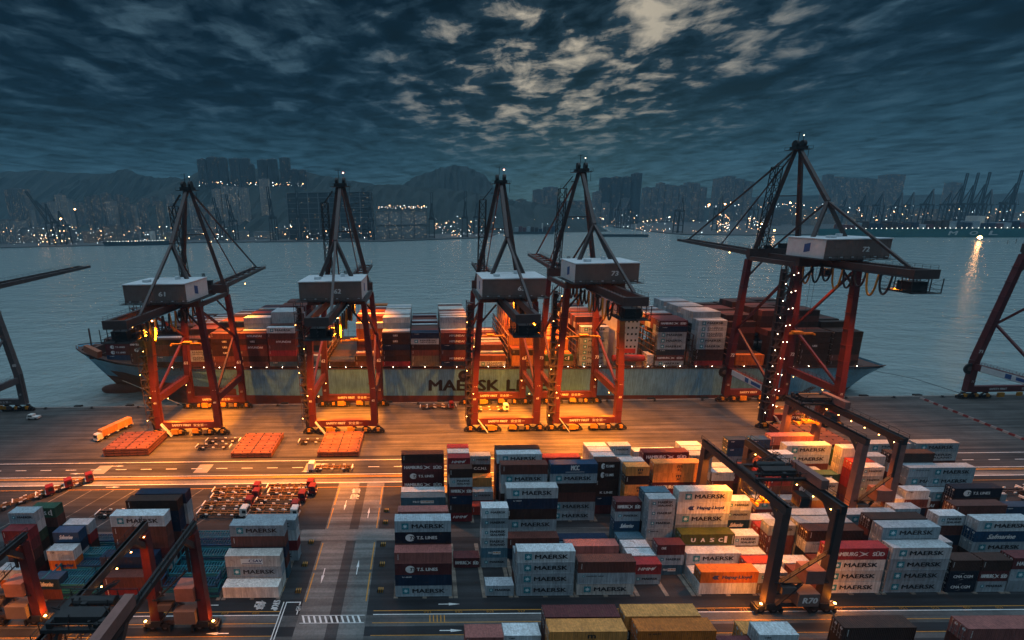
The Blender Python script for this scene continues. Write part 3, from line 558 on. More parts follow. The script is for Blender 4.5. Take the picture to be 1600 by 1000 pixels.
bog_me = bog.mesh('bogie', [C_BLK, C_YEL]); bwheel = wheel_mesh(.62, .5, 'y', C_BLK)
stair_cache = {}
def lattice(mb, a, b, s, n, r=.06, mi=0):
    """square lattice mast from a to b with side s"""
    a = Vector(a); b = Vector(b); C = [(-s / 2, -s / 2), (s / 2, -s / 2), (s / 2, s / 2), (-s / 2, s / 2)]
    P = [[a.lerp(b, i / n) + Vector((x, y, 0)) for x, y in C] for i in range(n + 1)]
    for k in range(4): mb.beam(P[0][k], P[n][k], r * 2, mi=mi)
    for i in range(n):
        for k in range(4): mb.beam(P[i][k], P[i + 1][(k + 1) % 4], r * 1.5, mi=mi)
        for k in range(4): mb.beam(P[i + 1][k], P[i + 1][(k + 1) % 4], r * 1.2, mi=mi)
def railing(mb, a, b, h=1.1, step=2.0, mi=0):
    a = Vector(a); b = Vector(b); n = max(1, int((b - a).length / step)); up = Vector((0, 0, h))
    for i in range(n + 1): p = a.lerp(b, i / n); mb.beam(p, p + up, .07, mi=mi)
    mb.beam(a + up, b + up, .07, mi=mi); mb.beam(a + up * .5, b + up * .5, .05, mi=mi)
def quay_crane(num, x0, x1, gz, az, label, glow=1.0, bright_stairs=False, reel=False, trolley_y=-4, banner=False, lit=True, reach=66, stays=True, boom_up=False, dx_apex=0, lean=2.0, low=None):
    cx = (x0 + x1) / 2; hx = (x1 - x0) / 2 - .9; Y1 = 24.5
    o = thing('quay_crane', label, 'crane', (cx, 160, 0), None, 'ship-to-shore gantry cranes on the quay')
    low, high = low or C_RED, C_DARK
    nums = MB()
    add_text(nums, num, 0, 0, 1.5, 1.3, 0, .1, .015); num_me = nums.mesh('number', [L_WHT])
    for sx in (-1, 1):
        for y, w in ((0, 1.9), (Y1, 1.8)):
            mb = MB(); zs = 17; mb.beam((sx * hx, y, 3.2), (sx * hx, y, zs), 2.4, 2.1, w2=2.3, h2=2.2); mb.beam((sx * hx, y, zs), (sx * (hx - lean), y, gz - 1), 2.3, 2.2, w2=2.0, h2=1.8); 
            for k in range(int((gz - 8) / 6)):
                zz = 8 + k * 6; xq = sx * (hx - max(0, (zz - 17)) / (gz - 18) * lean); mb.box(xq - 1.28, xq + 1.28, y - 1.2, y + 1.2, zz, zz + .22)
            mb.box(sx * hx + 1.25, sx * hx + 1.5, y - .25, y + .25, 4, 17); lg = mb.build('leg', low, o)
            put('number', num_me, lg, (sx * hx - .75, y - 1.14, 17.2 if y == 0 else 20.5)); put('number', num_me, lg, (sx * hx - .5, y - 1.14, 7.6 if y else 13.2), None).scale = (.6, 1, .6)
            for bx in (-sx * -1.4, -sx * 3.3, -sx * 8.0):
                b = put('bogie', bog_me, o, (sx * hx + bx, y, 0))
                for wx in (-1.5, -.5, .5, 1.5): put('wheel', bwheel, b, (wx, 0, .5))
        # portal beam along the quay-to-yard direction
        mb = MB(); mb.beam((sx * hx, .9, 14.4), (sx * hx, Y1 - .9, 14.4), 1.5, 2.6); pbm = mb.build('portal_beam', low, o)
        rl = MB(); railing(rl, (sx * hx - .7, 1, 15.7), (sx * hx - .7, Y1 - 1, 15.7)); railing(rl, (sx * hx + .7, 1, 15.7), (sx * hx + .7, Y1 - 1, 15.7)); rl.build('railing', low, pbm)
        MB().beam((sx * (hx - lean * .9), 1, gz - 3), (sx * (hx - lean * .45), Y1 - .9, 33), .75).build('brace', low, o)
        MB().beam((sx * hx, .9, 16.2), (sx * (hx - lean * .45), Y1 - .9, 32.5), .75).build('brace', low, o)
        MB().beam((sx * (hx - lean), -.6, gz - .6), (sx * (hx - lean), Y1 + .6, gz - .6), 1.0, 1.6).build('upper_tie', high, o)
        for y in (0, Y1): MB().beam((sx * (hx - lean * .9), y, gz - 9), (sx * (hx - lean - 5.5), y, gz - 2), .55).build('knee_brace', high, o)
    if banner:
        bn = MB().box(-hx - .95, -hx - .8, 4, 21, 13.3, 15.6).build('banner_panel', C_WHITE, o)
        t = MB(); t.quad((-hx - .98, 11, 13.5), (-hx - .98, 13, 13.5), (-hx - .98, 13, 15.4), (-hx - .98, 11, 15.4)); t.quad((-hx - .98, 4.6, 13.8), (-hx - .98, 9.6, 13.8), (-hx - .98, 9.6, 15.1), (-hx - .98, 4.6, 15.1)); t.build('banner_print', C_BANNER, bn)
    for y in (0, Y1):
        sb = MB().box(-hx + .95, hx - .95, y - .8, y + .8, 3.1, 5.6).build('sill_beam', low, o)
        t = MB(); add_text(t, 'SAFETY FIRST', -hx * .55, 4.0, 7.2, .85, 0, 0, .01); t.build('lettering', L_WHT, sb, (0, -.82 + y, 0)); t = MB(); add_text(t, '安全第一', hx * .18, 3.9, 5.2, 1.1, 0, 0, 0); t.build('lettering', L_WHT, sb, (0, -.82 + y, 0))
        eq = MB(); eq.box(-6.5, -4, y - 1.5, y - .85, 1.0, 2.9, 0); eq.box(1.5, 3.6, y - 1.4, y - .85, 1.4, 3.0, 0); eq.box(5.2, 7.0, y - 1.4, y - .85, 1.2, 2.6, 1); eq.build('drive_box', [C_YEL, C_GREY], sb)
    st_ = MB(); st_.beam((-hx + 1.4, -2.0, 5.4), (-hx + 5, -2.0, .4), .5, .25); st_.beam((-hx + 1.4, -1.2, 5.4), (-hx + 5, -1.2, .4), .5, .25); st_.build('access_stair', C_WHITE, o)
    # cross beams at girder level
    for y, zz in ((0, gz + .6), (Y1, gz + 1.4)): MB().box(-hx + lean - .6, hx - lean + .6, y - 1.0, y + 1.0, zz - 1.6, zz + 1.8).build('cross_beam', high, o)
    # stair tower on the landside leg
    t = MB(); n = int((gz - 6) / 3.0)
    for i in range(n):
        z = 5 + i * 3.0; s_ = 1 if i % 2 else -1; ox = -hx - 1.9
        t.beam((ox - .9 * s_, -1.5, z), (ox + .9 * s_, -1.5, z + 3.0), .7, .22); t.box(ox - 1.4, ox + 1.3, -2.1, .4, z + 2.95, z + 3.05); t.beam((ox - .9 * s_, -2.0, z + 1), (ox + .9 * s_, -2.0, z + 4.0), .08)
        t.beam((ox - 1.4, -2.1, z + 3), (ox - 1.4, -2.1, z + 4.1), .08); t.beam((ox + 1.3, -2.1, z + 3), (ox + 1.3, -2.1, z + 4.1), .08); t.beam((ox - 1.4, -2.1, z + 4.05), (ox + 1.3, -2.1, z + 4.05), .08)
    for px_ in (-hx - 3.2, -hx - .7):
        for py_ in (-2.1, .4): t.beam((px_, py_, 4), (px_, py_, gz), .16)
    t.box(-hx - 2.7, -hx - 1.3, -.1, 1.3, 2.5, gz - 2)
    for i in range(n * 2): z = 4.5 + i * 1.5; t.box(-hx - 2.9, -hx - 1.1, -.3, -.12, z, z + .35)
    tw = t.build('stair_tower', C_BLK if not lit else C_DARK, o)  # blacker on cranes without lamps: missing light put into the colour
    if lit:
        for i in range(0, n, 1 if bright_stairs else 3):
            put('lamp', lampw_me if bright_stairs else lamps_me, tw, (-hx - 3.0 + 2.4 * (i % 2), -2.3, 7.2 + i * 3.0))
            if bright_stairs and i % 2: put('lamp', lampw_me, tw, (-hx + 1.6, -1.3, 6 + i * 3.1))
    # girder, boom
    for sx in (-1, 1):
        g = MB().box(sx * 2.9 - .65, sx * 2.9 + .65, -31, Y1 + 2.5, gz - 1.1, gz + 1.3).build('girder', high, o)
        r_ = MB(); railing(r_, (sx * 3.7, -31, gz + 1.3), (sx * 3.7, -16, gz + 1.3)); r_.box(sx * 3.55 - .1, sx * 3.55 + .7 * sx, -31, Y1, gz - .9, gz - .8); r_.build('walkway', C_BLK, g)
        b = MB(); b.beam((sx * 2.9, Y1 + 2.6, gz + .1), (sx * 2.9, Y1 + (14 if boom_up else reach), gz + (reach if boom_up else 2.6)), 1.1, 2.0, h2=1.2); bo = b.build('boom', high, o)
        if boom_up: continue
        r_ = MB(); railing(r_, (sx * 3.5, Y1 + 4, gz + 1.2), (sx * 3.5, Y1 + reach, gz + 3.3), step=3.2); r_.build('boom_railing', C_BLK, bo)
    for k in range(0 if boom_up else 9):
        y = Y1 + 4 + k * (reach - 5) / 8; MB().box(-2.3, 2.3, y - .35, y + .35, gz - .1 + k * .3, gz + .6 + k * .3).build('boom_tie', high, o)
    MB().box(-3.6, 3.6, -31.8, -31.02, gz - 1.2, gz + 1.4).build('girder_end', high, o)
    # machinery house
    hz = gz + 2.3; hw = 10.4
    h = MB().box(-hw, hw, -10, 6, hz, hz + 6.2).build('machinery_house', C_HOUSE, o)
    rb_ = MB()
    for i in range(27): rb_.box(-hw + .2 + i * .76, -hw + .32 + i * .76, -10.07, -10.0, hz + .2, hz + 6.1)
    for bx in (-7.5, 5.8): rb_.box(bx, bx + 1.8, -10.12, -10.0, hz + 3.6, hz + 5.0)
    rb_.box(-5.2, -4.2, -10.12, -10.0, hz + .1, hz + 2.3); rb_.build('cladding_rib', C_HOUSE, h)
    MB().box(-6, -4, -6, -4, hz + 6.6, hz + 7.4).build('roof_vent', C_ROOF, h); MB().box(2, 3.2, 0, 1.5, hz + 6.6, hz + 7.6).build('roof_vent', C_ROOF, h)
    MB().box(-hw - .25, hw + .25, -10.25, 6.25, hz + 6.2, hz + 6.55).build('roof', C_ROOF, h)
    es = 1 if cx < 0 else -1; xe = es * (hw + .06)
    MB().quad((xe, -9.8, hz + .1), (xe, 5.9, hz + .1), (xe, 5.9, hz + 6.1), (xe, -9.8, hz + 6.1)).build('white_end_panel', C_WHITE, h)
    em = MB(); em.poly([(xe + es * .05, -4, hz + 2.2), (xe + es * .05, -1.5, hz + 1.6), (xe + es * .05, -1.5, hz + 4.4), (xe + es * .05, -4, hz + 5)]); em.build('emblem', C_BANNER, h)
    t = MB(); add_text(t, num, 1.2, hz + 2.3, 2.2, 1.5, -10.10, .1, .015); t.build('number', L_WHT, h)
    pf = MB(); pf.box(-hw - 1.2, hw + 1.2, -11.3, -10.05, hz - .25, hz - .1); pf.box(-hw - 1.2, -hw - .1, -10, 6, hz - .25, hz - .1); pf.box(hw + .1, hw + 1.2, -10, 6, hz - .25, hz - .1)
    railing(pf, (-hw - 1.2, -11.3, hz - .1), (hw + 1.2, -11.3, hz - .1)); 
    for bx in (-8, -4, 4, 8): pf.beam((bx, -9, hz - .2), (bx * .6, -7, gz + .8), .25); pf.beam((bx, 4, hz - .2), (bx * .6, 3, gz + .8), .25)
    for i in range(6): pf.box(-hw + 1.5 + i * 3.6, -hw + 2.1 + i * 3.6, -10.25, -10.02, hz + .5, hz + .75, 1)
    pf.build('house_platform', [C_BLK, C_ROOF], h)
    # a-frame tower
    ap = Vector((dx_apex, Y1 - 3.5, az)); bx_ = 8.4
    for sx in (-1, 1):
        MB().beam((sx * bx_, Y1, gz + 3.0), ap + Vector((sx * .9, 0, 0)), 1.35, 1.5, w2=1.1, h2=1.2).build('tower_leg', high, o)
        nd = Vector((dx_apex, 4.5, gz + 3 + (az - gz) * .44))
        MB().beam((sx * bx_, 0, gz + 2.2), nd, 1.15, 1.15, w2=.9).build('back_strut', high, o)
    MB().beam(ap, nd, 1.2, 1.2, w2=1.3).build('backstay', high, o); MB().beam(nd, (2.9, -24, gz + 1.2), .8, .7).build('rear_stay', high, o); MB().beam(nd, (-2.9, Y1, gz + 2), .5, .5).build('rear_stay', high, o)
    MB().beam((-(az - gz) * 0 - 4.6, Y1 - 1.6, gz + 3 + (az - gz) * .5), (4.6, Y1 - 1.6, gz + 3 + (az - gz) * .5), .35).build('tower_tie', high, o)
    hd = MB(); hd.box(-2.3, 2.3, Y1 - 5, Y1 - 2, az - .6, az + .5); 
    for sx in (-1, 1): hd.tube((sx * 1.35 - .5, Y1 - 3.5, az + 1.4), (sx * 1.35 + .5, Y1 - 3.5, az + 1.4), 1.35, 12)
    hd.box(-3.6, 3.6, Y1 - 5.6, Y1 - 1.4, az - .75, az - .6); railing(hd, (-3.6, Y1 - 5.6, az - .6), (3.6, Y1 - 5.6, az - .6)); railing(hd, (-3.6, Y1 - 1.4, az - .6), (3.6, Y1 - 1.4, az - .6)); hd.box(-3.6, -3.1, Y1 - 5.4, Y1 - 3, az - 4.2, az - 4); hd.beam((3.4, Y1 - 4, az - 4), (3.4, Y1 - 4, az), .12); hd.build('apex_head', C_BLK, o)
    ms = MB(); ms.beam((-.6, Y1 - 3.5, az + 2.4), (-.6, Y1 - 3.5, az + 5.6), .16); ms.beam((-1.9, Y1 - 3.5, az + 5.4), (.4, Y1 - 3.5, az + 5.4), .12); ms.beam((1.2, Y1 - 3.5, az + 2.4), (1.2, Y1 - 3.5, az + 4.2), .14); ms.build('mast', C_BLK, o)
    put('beacon', ball(.35).mesh('beacon', mat('red_beacon', (1, .3, .2), emit=(1, .35, .25), estr=9)) if num in ('62', '63') else lampw_me, o, (1.2, Y1 - 3.5, az + 4.4))
    # lattice ladder up the left tower leg
    lt = MB(); a = Vector((-bx_ - 1.6, Y1 - .5, gz + 3)); b = Vector((-3.4, Y1 - 3.5, az - 5)); lattice(lt, a + Vector((1.0, 0, 0)) * 3.2, Vector((-6.6, Y1 - 3.0, az - 6.5)), 2.5, 9, .12)
    lt.beam((-6.6, Y1 - 3.0, az - 6.5), (-3.2, Y1 - 3.4, az - 2.2), .9, .3); lt.box(-7.8, -5.6, Y1 - 4.4, Y1 - 1.8, az - 6.6, az - 6.4); railing(lt, (-7.8, Y1 - 4.4, az - 6.4), (-5.6, Y1 - 4.4, az - 6.4)); lt.build('ladder_mast', C_BLK, o)
    # forestays
    for fy, w in ((reach * .52, .34), (reach * .93, .5)) if stays else ():
        MB().beam(ap + Vector((0, 0, .3)), (0, Y1 + fy, gz + 1.2 + fy / reach * 2), w * 1.1, w * 1.2).build('forestay', C_DARK, o)
    pass
    # deck clutter on the waterside cross beam
    cl = MB(); cl.box(-4.5, -2.6, Y1 - 1, Y1 + 1, gz + 3.2, gz + 4.4); cl.box(1.2, 3.6, Y1 - 1, Y1 + 1, gz + 3.2, gz + 5.0); lattice(cl, (-1, Y1 + 3, gz + 1.2), (-1, Y1 + 3, gz + 7.5), .8, 4, .06)
    for i in range(7): cl.beam((-hx + 2 + i * 3.2, Y1 + .9, gz + 3.2), (-hx + 2 + i * 3.2, Y1 + .9, gz + 4.6 + (i * 7 % 3) * .5), .1)
    cl.box(2.6, 6.2, 8, 11, gz + 1.4, gz + 4.6, 0); railing(cl, (2.6, 7.8, gz + 4.6), (6.2, 7.8, gz + 4.6)); cl.build('deck_gear', C_BLK, o)
    # trolley, cab, ropes and spreader
    ty = trolley_y
    tr = MB(); tr.box(-3.4, 3.4, ty - 3.2, ty + 3.2, gz - 2.0, gz - 1.2); tr.box(-3.2, 3.2, ty - 2.8, ty + 2.8, gz - 1.2, gz - .6); tr.build('trolley', C_BLK, o)
    cb = MB(); cb.box(1.4, 3.4, ty - 6.0, ty - 3.4, gz - 5.2, gz - 2.4); cb.box(1.3, 3.5, ty - 6.1, ty - 5.9, gz - 4.6, gz - 3.0, 1); cab = cb.build('operator_cab', [C_HOUSE, C_GLASS], o)
    sz = 26 if trolley_y > 30 else 34
    for sx in (-1, 1):
        for sy in (-1, 1): MB().beam((sx * 2.4, ty + sy * 1.0, gz - 2), (sx * 2.6, ty + sy * .9, sz + 1.3), .07).build('hoist_rope', C_ROPE, o)
    sp = MB(); sp.box(-1.6, 1.6, ty - 1, ty + 1, sz + .6, sz + 1.3); sp.box(-6.0, 6.0, ty - .35, ty + .35, sz + .1, sz + .7); sp.box(-6.1, -5.7, ty - 1.2, ty + 1.2, sz - .1, sz + .5); sp.box(5.7, 6.1, ty - 1.2, ty + 1.2, sz - .1, sz + .5); sp.build('spreader', C_YEL, o)
    # festoon cable loops
    fx = 4.6 if cx < 40 else -4.6
    for i in range(10):
        y = -27 + i * 4.0; d_ = 5.6 + 1.2 * math.sin(i * 2.1); P = [(fx, y + 3.6 * t / 8, gz - 1.0 - d_ * (1 - (t / 4 - 1) ** 2) ** .6) for t in range(9)]
        MB().path(P, .30, 6).build('festoon_loop', C_BLK if not (i % 3 == 1) else C_YEL, o)  # every third loop yellow: lamp glow put into its colour
    # maintenance cage under the girder end
    cg = MB(); zc = gz - 5.2
    for yy in (-32.5, -29.5, -26.5, -23.5):
        for xx in (-4.2, 0, 4.2): cg.beam((xx, yy, zc), (xx, yy, gz - 1), .18)
        cg.beam((-4.2, yy, zc), (4.2, yy, zc), .2); cg.beam((-4.2, yy, zc + 1.1), (4.2, yy, zc + 1.1), .08); cg.beam((-4.2, yy, zc), (4.2, yy, gz - 1), .07)
    for xx in (-4.2, 0, 4.2):
        for zz in (zc, zc + 1.1, zc + 2.2): cg.beam((xx, -32.5, zz), (xx, -23.5, zz), .09)
        cg.beam((xx, -32.5, zc), (xx, -23.5, gz - 1), .07)
    cg.box(-2.4, 2.2, -30.5, -26.5, zc + .3, zc + 3.0); cg.box(2.4, 3.8, -28.5, -24, zc + .2, zc + 1.8); cg.box(-4, 4, -32.3, -23.6, zc - .1, zc + .02)
    cg.build('maintenance_cage', C_BLK, o)
    if reel:
        rr = MB(); c0 = Vector((-hx - 1.8, Y1 - .6, 13.5))
        rr.tube(c0, c0 + Vector((0, .5, 0)), 2.3, 20); rr.tube(c0 - Vector((0, .1, 0)), c0 + Vector((0, .6, 0)), 1.0, 16, mi=1)
        for i in range(16): a_ = 2 * math.pi * i / 16; rr.beam(c0 + Vector((math.cos(a_) * 1.0, -.08, math.sin(a_) * 1.0)), c0 + Vector((math.cos(a_) * 2.8, -.08, math.sin(a_) * 2.8)), .09, mi=0)
        rr.build('cable_reel', [C_BLK, C_GREY], o)
    # lamps
    if lit:
        spots = [(-hx + 1.6, 5, 12.9), (hx - 1.6, 5, 12.9), (-hx + 1.6, 19, 12.9), (hx - 1.6, 19, 12.9)]
        for p in spots: put('lamp', lamps_me, o, p); 
        for sx in (-1, 1):
            light('flood_light', (sx * (hx - 2.0), 6, 12.6), 36000 * glow, SODIUM, 'SPOT', .3, (sx * (hx - 8), 7, 0), R(140), o, .8)
            light('flood_light', (sx * (hx - 2.0), 19, 12.6), 36000 * glow, SODIUM, 'SPOT', .3, (sx * (hx - 8), 15, 0), R(104), o, .8)
        for y in (-20, 5, 38, 58):
            put('lamp', lamp_me, o, (3.9, y, gz - 1.5))
        for y, pw, tx in ((-22, 560000, -28), (12, 120000, 12), (42, 150000, 44)):
            light('flood_light', (3.9, y, gz - 2.2), pw * glow, SODIUM, 'SPOT', .5, (0, tx, 0), R(122), o, .8)
    return o
quay_crane('61', -102.0, -77.7, 51, 92, 'red ship-to-shore crane standing over the ship bow', 1.0, trolley_y=6)
quay_crane('62', -43.6, -18.4, 51, 92.3, 'red ship-to-shore crane beyond the cross road', 1.0, trolley_y=36)
quay_crane('63', 17.5, 42.6, 51, 92.3, 'red ship-to-shore crane, shorter of the close pair amidships', 1.2, trolley_y=40, reel=True)
quay_crane('73', 48.0, 73.0, 55.5, 96, 'red ship-to-shore crane, taller of the close pair amidships', 1.2, trolley_y=8)
quay_crane('72', 127.5, 154.0, 62, 102.5, 'tallest ship-to-shore crane, its stair tower strung with white lamps', .33, True, True, 8, True)
quay_crane('60', -200.0, -173.5, 53, 94, 'dull grey-red ship-to-shore crane partly out of view beyond the bow', .0, lit=False, stays=False, lean=4.5, low=C_GREY)
quay_crane('71', 229.5, 268, 62, 103, 'dark red ship-to-shore crane with banner and cable reel off the stern', .0, reel=True, banner=True, lit=False, stays=False, boom_up=True, lean=8.5)

# ------------------------------------------------------------------ rubber-tyred yard gantries
rtw = wheel_mesh(.85, .6, 'x'); 
def yard_gantry(num, x, y0, y1, label, wx=10.6, lit=True, col=C_RED, top=24.5, trolley=.45, glow=1.0, number=True):
    o = thing('yard_gantry', label, 'crane', (x, y0, 0), None, 'rubber-tyred gantry cranes in the yard'); D = y1 - y0; dark = C_DARK; dn = 1 if D > 0 else -1; ya, yb = min(-1.0 * dn, D + dn), max(-1.0 * dn, D + dn)
    for y, nm in ((0, 'near'), (D, 'far')):
        s = (1 if y else -1) * dn
        sb = MB().box(-wx / 2 - 1.2, wx / 2 + 1.2, y - .45, y + .45, 1.7, 2.7).build('sill_beam', dark, o)
        for xx in (-wx / 2, wx / 2):
            for dx in (-1.3, 1.3):
                w = put('wheel', rtw, sb, (xx + dx, y, .78), (0, 0, R(90)))
            MB().box(xx - 2.4, xx + 2.4, y - .7, y + .7, 1.2, 2.1).box(xx - .9, xx + .9, y - 1.0, y + 1.0, 1.6, 2.9).box(xx - 2.7, xx - 2.3, y - .9, y + .9, .5, 1.7).box(xx + 2.3, xx + 2.7, y - .9, y + .9, .5, 1.7).build('wheel_yoke', C_BLK, sb)
            MB().beam((xx * 1.02, y, 2.6), (xx * .98, y, top - 1.2), 1.9, 1.5, w2=1.5, h2=1.5).build('leg', col, o)
            MB().beam((xx * .98, y - s * .2, top - 4.2), (xx * .98, y - s * 3.2, top - .6), .9, .9).build('knee', dark, o)
    for xx in (-wx / 2, wx / 2):
        gw = .55 if number else .42
        g = MB().box(xx * .98 - gw, xx * .98 + gw, ya, yb, top - (1.2 if number else .9), top + .5).build('girder', C_BLK if xx > 0 else dark, o)
        r_ = MB(); railing(r_, (xx * 1.12, ya, top + .5), (xx * 1.12, yb, top + .5), step=2.4); r_.box(xx * 1.05 - .3, xx * 1.05 + .5, ya, yb, top + .42, top + .5); r_.build('walkway', C_BLK, g)
        for k in range(12):
            if lit and k % 2 == 0: put('lamp', lamps_me, g, (xx * .86, dn + k * D / 12, top - 1.45))
    # machinery on the near sill
    cb = MB().box(-.6, 3.6, -1.5, 1.5, 2.8, 5.7).build('power_cabinet', C_HOUSE, o)
    if number: t = MB(); add_text(t, num, .2, 3.6, 2.8, 1.3, -1.56, .1, .015); t.build('number', L_WHT, cb)
    MB().box(.2, 3.9, -1.4, 1.4, 8.0, 11.0).build('engine_room', C_PINK, o); MB().box(-3.8, -1.0, -1.1, 1.1, 5.4, 6.9).build('cable_box', C_GREY, o); MB().box(-wx / 2, wx / 2, -.9, .9, 7.7, 7.95).build('platform', C_BLK, o)
    stt = MB(); stt.beam((-wx / 2 + .8, -.9, 8), (wx / 2 - 2, -.9, 14.5), .7, .25); railing(stt, (-wx / 2 + .8, -1.3, 8.2), (wx / 2 - 2, -1.3, 14.7)); stt.beam((wx / 2 - 1.2, -.9, 14.5), (wx / 2 - 1.2, -.9, top), .6, .2); stt.beam((-wx / 2 + 1, -.9, 2.6), (0, -.9, 7.8), .6, .2); stt.build('stair', C_BLK, o)
    MB().beam((-wx / 2, .4, 9), (wx / 2, .4, 3), .35).build('diagonal', dark, o); MB().beam((-wx / 2, D, 16), (wx / 2, D, 4), .3).build('diagonal', dark, o)
    # trolley
    ty = D * trolley
    tr = MB(); tr.box(-wx / 2 - .5, wx / 2 + .5, ty - 3, ty - 2.4, top + .6, top + 1.2).box(-wx / 2 - .5, wx / 2 + .5, ty + 2.4, ty + 3, top + .6, top + 1.2).box(-wx / 2 - .5, -wx / 2 + .6, ty - 2.4, ty + 2.4, top + .6, top + 1.2).box(wx / 2 - .6, wx / 2 + .5, ty - 2.4, ty + 2.4, top + .6, top + 1.2).box(-wx / 2 + .6, wx / 2 - .6, ty - .9, ty + .3, top + .7, top + 1.1); tr.box(-3.6, 3.2, ty - 2.2, ty - .4, top + 1.2, top + 2.6); tr.tube((-3, ty + 1.2, top + 2.0), (3, ty + 1.2, top + 2.0), .7, 12)
    for xx in (-wx / 2 - .4, -1, 2, wx / 2 + .4): tr.beam((xx, ty - 3, top + 1.2), (xx, ty - 3, top + 2.4), .1); tr.beam((xx, ty + 3, top + 1.2), (xx, ty + 3, top + 2.4), .1)
    tr.beam((-wx / 2 - .4, ty - 3, top + 2.3), (wx / 2 + .4, ty - 3, top + 2.3), .1); tr.beam((-wx / 2 - .4, ty + 3, top + 2.3), (wx / 2 + .4, ty + 3, top + 2.3), .1)
    rq = random.Random(int(abs(x) * 7))
    for _ in range(22):
        bx, by = rq.uniform(-wx / 2, wx / 2 - .8), ty + rq.uniform(-2.9, 2.5); bw, bh = rq.uniform(.2, .9), rq.uniform(.3, 1.3); tr.box(bx, bx + bw, by, by + bw * .8, top + 1.2, top + 1.2 + bh)
    for _ in range(10):
        bx, by = rq.uniform(-wx / 2, wx / 2), ty + rq.uniform(-3, 3); tr.beam((bx, by, top + 1.2), (bx + rq.uniform(-1.5, 1.5), by + rq.uniform(-1, 1), top + rq.uniform(2, 3.6)), .12)
    for xx in (-wx / 2 + .6, -wx / 2 + 2.6):
        for yy in (ty - 2.5, ty + 2.5): tr.beam((xx, yy, top + .6), (xx, yy, top - 4.5), .12)
        tr.beam((xx, ty - 2.5, top - 4.5), (xx, ty + 2.5, top - 4.5), .12); tr.beam((xx, ty - 2.5, top - 4.5), (xx, ty + 2.5, top - 1.5), .1); tr.beam((xx, ty + 2.5, top - 4.5), (xx, ty - 2.5, top - 1.5), .1)
    tr.beam((-wx / 2 + .6, ty - 2.5, top - 4.5), (-wx / 2 + 2.6, ty - 2.5, top - 4.5), .12); tr.beam((-wx / 2 + .6, ty - 2.5, top - 4.5), (-wx / 2 + 2.6, ty - 2.5, top - .5), .1)
    lattice(tr, (-2, ty + 2.5, top + 1.2), (2.5, ty + 2.5, top + 4.0), .7, 4, .05); trol = tr.build('trolley', C_BLK, o)
    MB().box(wx * .44, wx * .44 + 1.5, ty - 6.5, ty + 1.5, top + .9, top + 2.9).build('hoist_cover', C_PINK, trol)
    cb = MB(); cb.box(wx * .22, wx * .22 + 1.8, ty - 5.2, ty - 3, top - 4.2, top - 1.6); cb.box(wx * .22 - .05, wx * .22 + 1.85, ty - 5.3, ty - 5.1, top - 3.8, top - 2.2, 1); cb.build('operator_cab', [C_BLK, C_GLASS], trol)
    zsp = top - 6.5
    for sx in (-1, 1): MB().beam((sx * 2.3, ty, top + .6), (sx * 2.3, ty, zsp + .8), .08).build('hoist_rope', C_ROPE, trol)
    MB().box(-1.4, 1.4, ty - .9, ty + .9, zsp + .5, zsp + 1.1).box(-3.0, 3.0, ty - .3, ty + .3, zsp, zsp + .5).box(-3.1, -2.7, ty - 1.1, ty + 1.1, zsp - .2, zsp + .4).box(2.7, 3.1, ty - 1.1, ty + 1.1, zsp - .2, zsp + .4).build('spreader', C_YEL, trol)
    if lit:
        for y, s in ((.2, 1),):
            for xx in (-wx / 2 - 2.0, wx / 2 + 2.0):
                put('lamp', lamp_me, o, (xx, -.9, 3.0)); light('flood_light', (xx + (1 if xx > 0 else -1) * .6, -.9, 3.2), 1300 * glow, SODIUM, 'POINT', .3, None, None, o)
        for yy in (.2, .5, .8): light('flood_light', (-wx / 2 + 1.4, D * yy, top - 1.8), 9000 * glow, SODIUM, 'SPOT', .4, (-wx / 2 + .5, D * yy, 0), R(140), o, .8)
        light('flood_light', (0, ty - 2, top - 1.5), 9000 * glow, SODIUM, 'SPOT', .4, (0, ty - 2, 0), R(130), o, .8)
    return o
yard_gantry('R70', 74.8, 79.0, 104.0, 'dark red yard gantry spanning the front container block, cabinet numbered', 10.8, True, C_DARK, 24.6, .42, 1.3)
yard_gantry('R70', 113.6, 105.0, 128.6, 'tan-legged yard gantry straddling the rear container block', 9.4, True, C_PINK, 24.6, .93, 1.2)
yard_gantry('R65', -49.6, 76.0, 52.4, 'red-legged yard gantry, closer of the pair near the cross road', 9.6, True, C_RED, 23.8, .86, .5, False)
yard_gantry('R66', -84.6, 77.5, 52.4, 'orange-lit yard gantry at the west edge of the yard', 9.6, True, C_RED, 20.5, .9, 1.2, False)
# ------------------------------------------------------------------ the container ship
SHC = 215.0; TRIM = 0.0127
S_BLUE = mat('hull_blue', (.17, .45, .62), rough=.5, var=.25, scale=.12, rust=.3, streak=.4); S_BOOT = mat('hull_red_brown', (.11, .035, .028), rough=.6, var=.3, scale=.2, rust=.5); S_DECK = mat('deck_brown', (.10, .045, .035), rough=.7, var=.3, scale=.3, rust=.5); S_WHITE = mat('ship_white', (.62, .60, .56), rough=.55, var=.12, streak=.15)
ship = thing('container_ship', 'huge light-blue container ship moored along the quay under the cranes', 'ship', (0, SHC, 0), (0, TRIM, 0))
stn = [(-171, .6, 0.1, 18.6), (-168.5, 4.2, .1, 18.3), (-162, 9, .1, 17.6), (-152, 14, .2, 16.6), (-140, 18, 4.5, 15.6), (-124, 21.2, 11.5, 14.8), (-105, 22.8, 18, 14.3), (-85, 23, 22, 14.1), (-50, 23, 23, 14.1), (0, 23, 23, 14.1), (60, 23, 23, 14.1), (120, 23, 23, 14.1), (165, 23, 22.6, 14.1), (180, 22.9, 20, 14.2), (192, 22.7, 14, 14.4), (199, 22.4, 9, 14.6), (203, 21.6, 4, 14.7)]
lev = [1.0, .93, .75, .55, .40, .30, .18, .0]
hull = MB(); hb = []
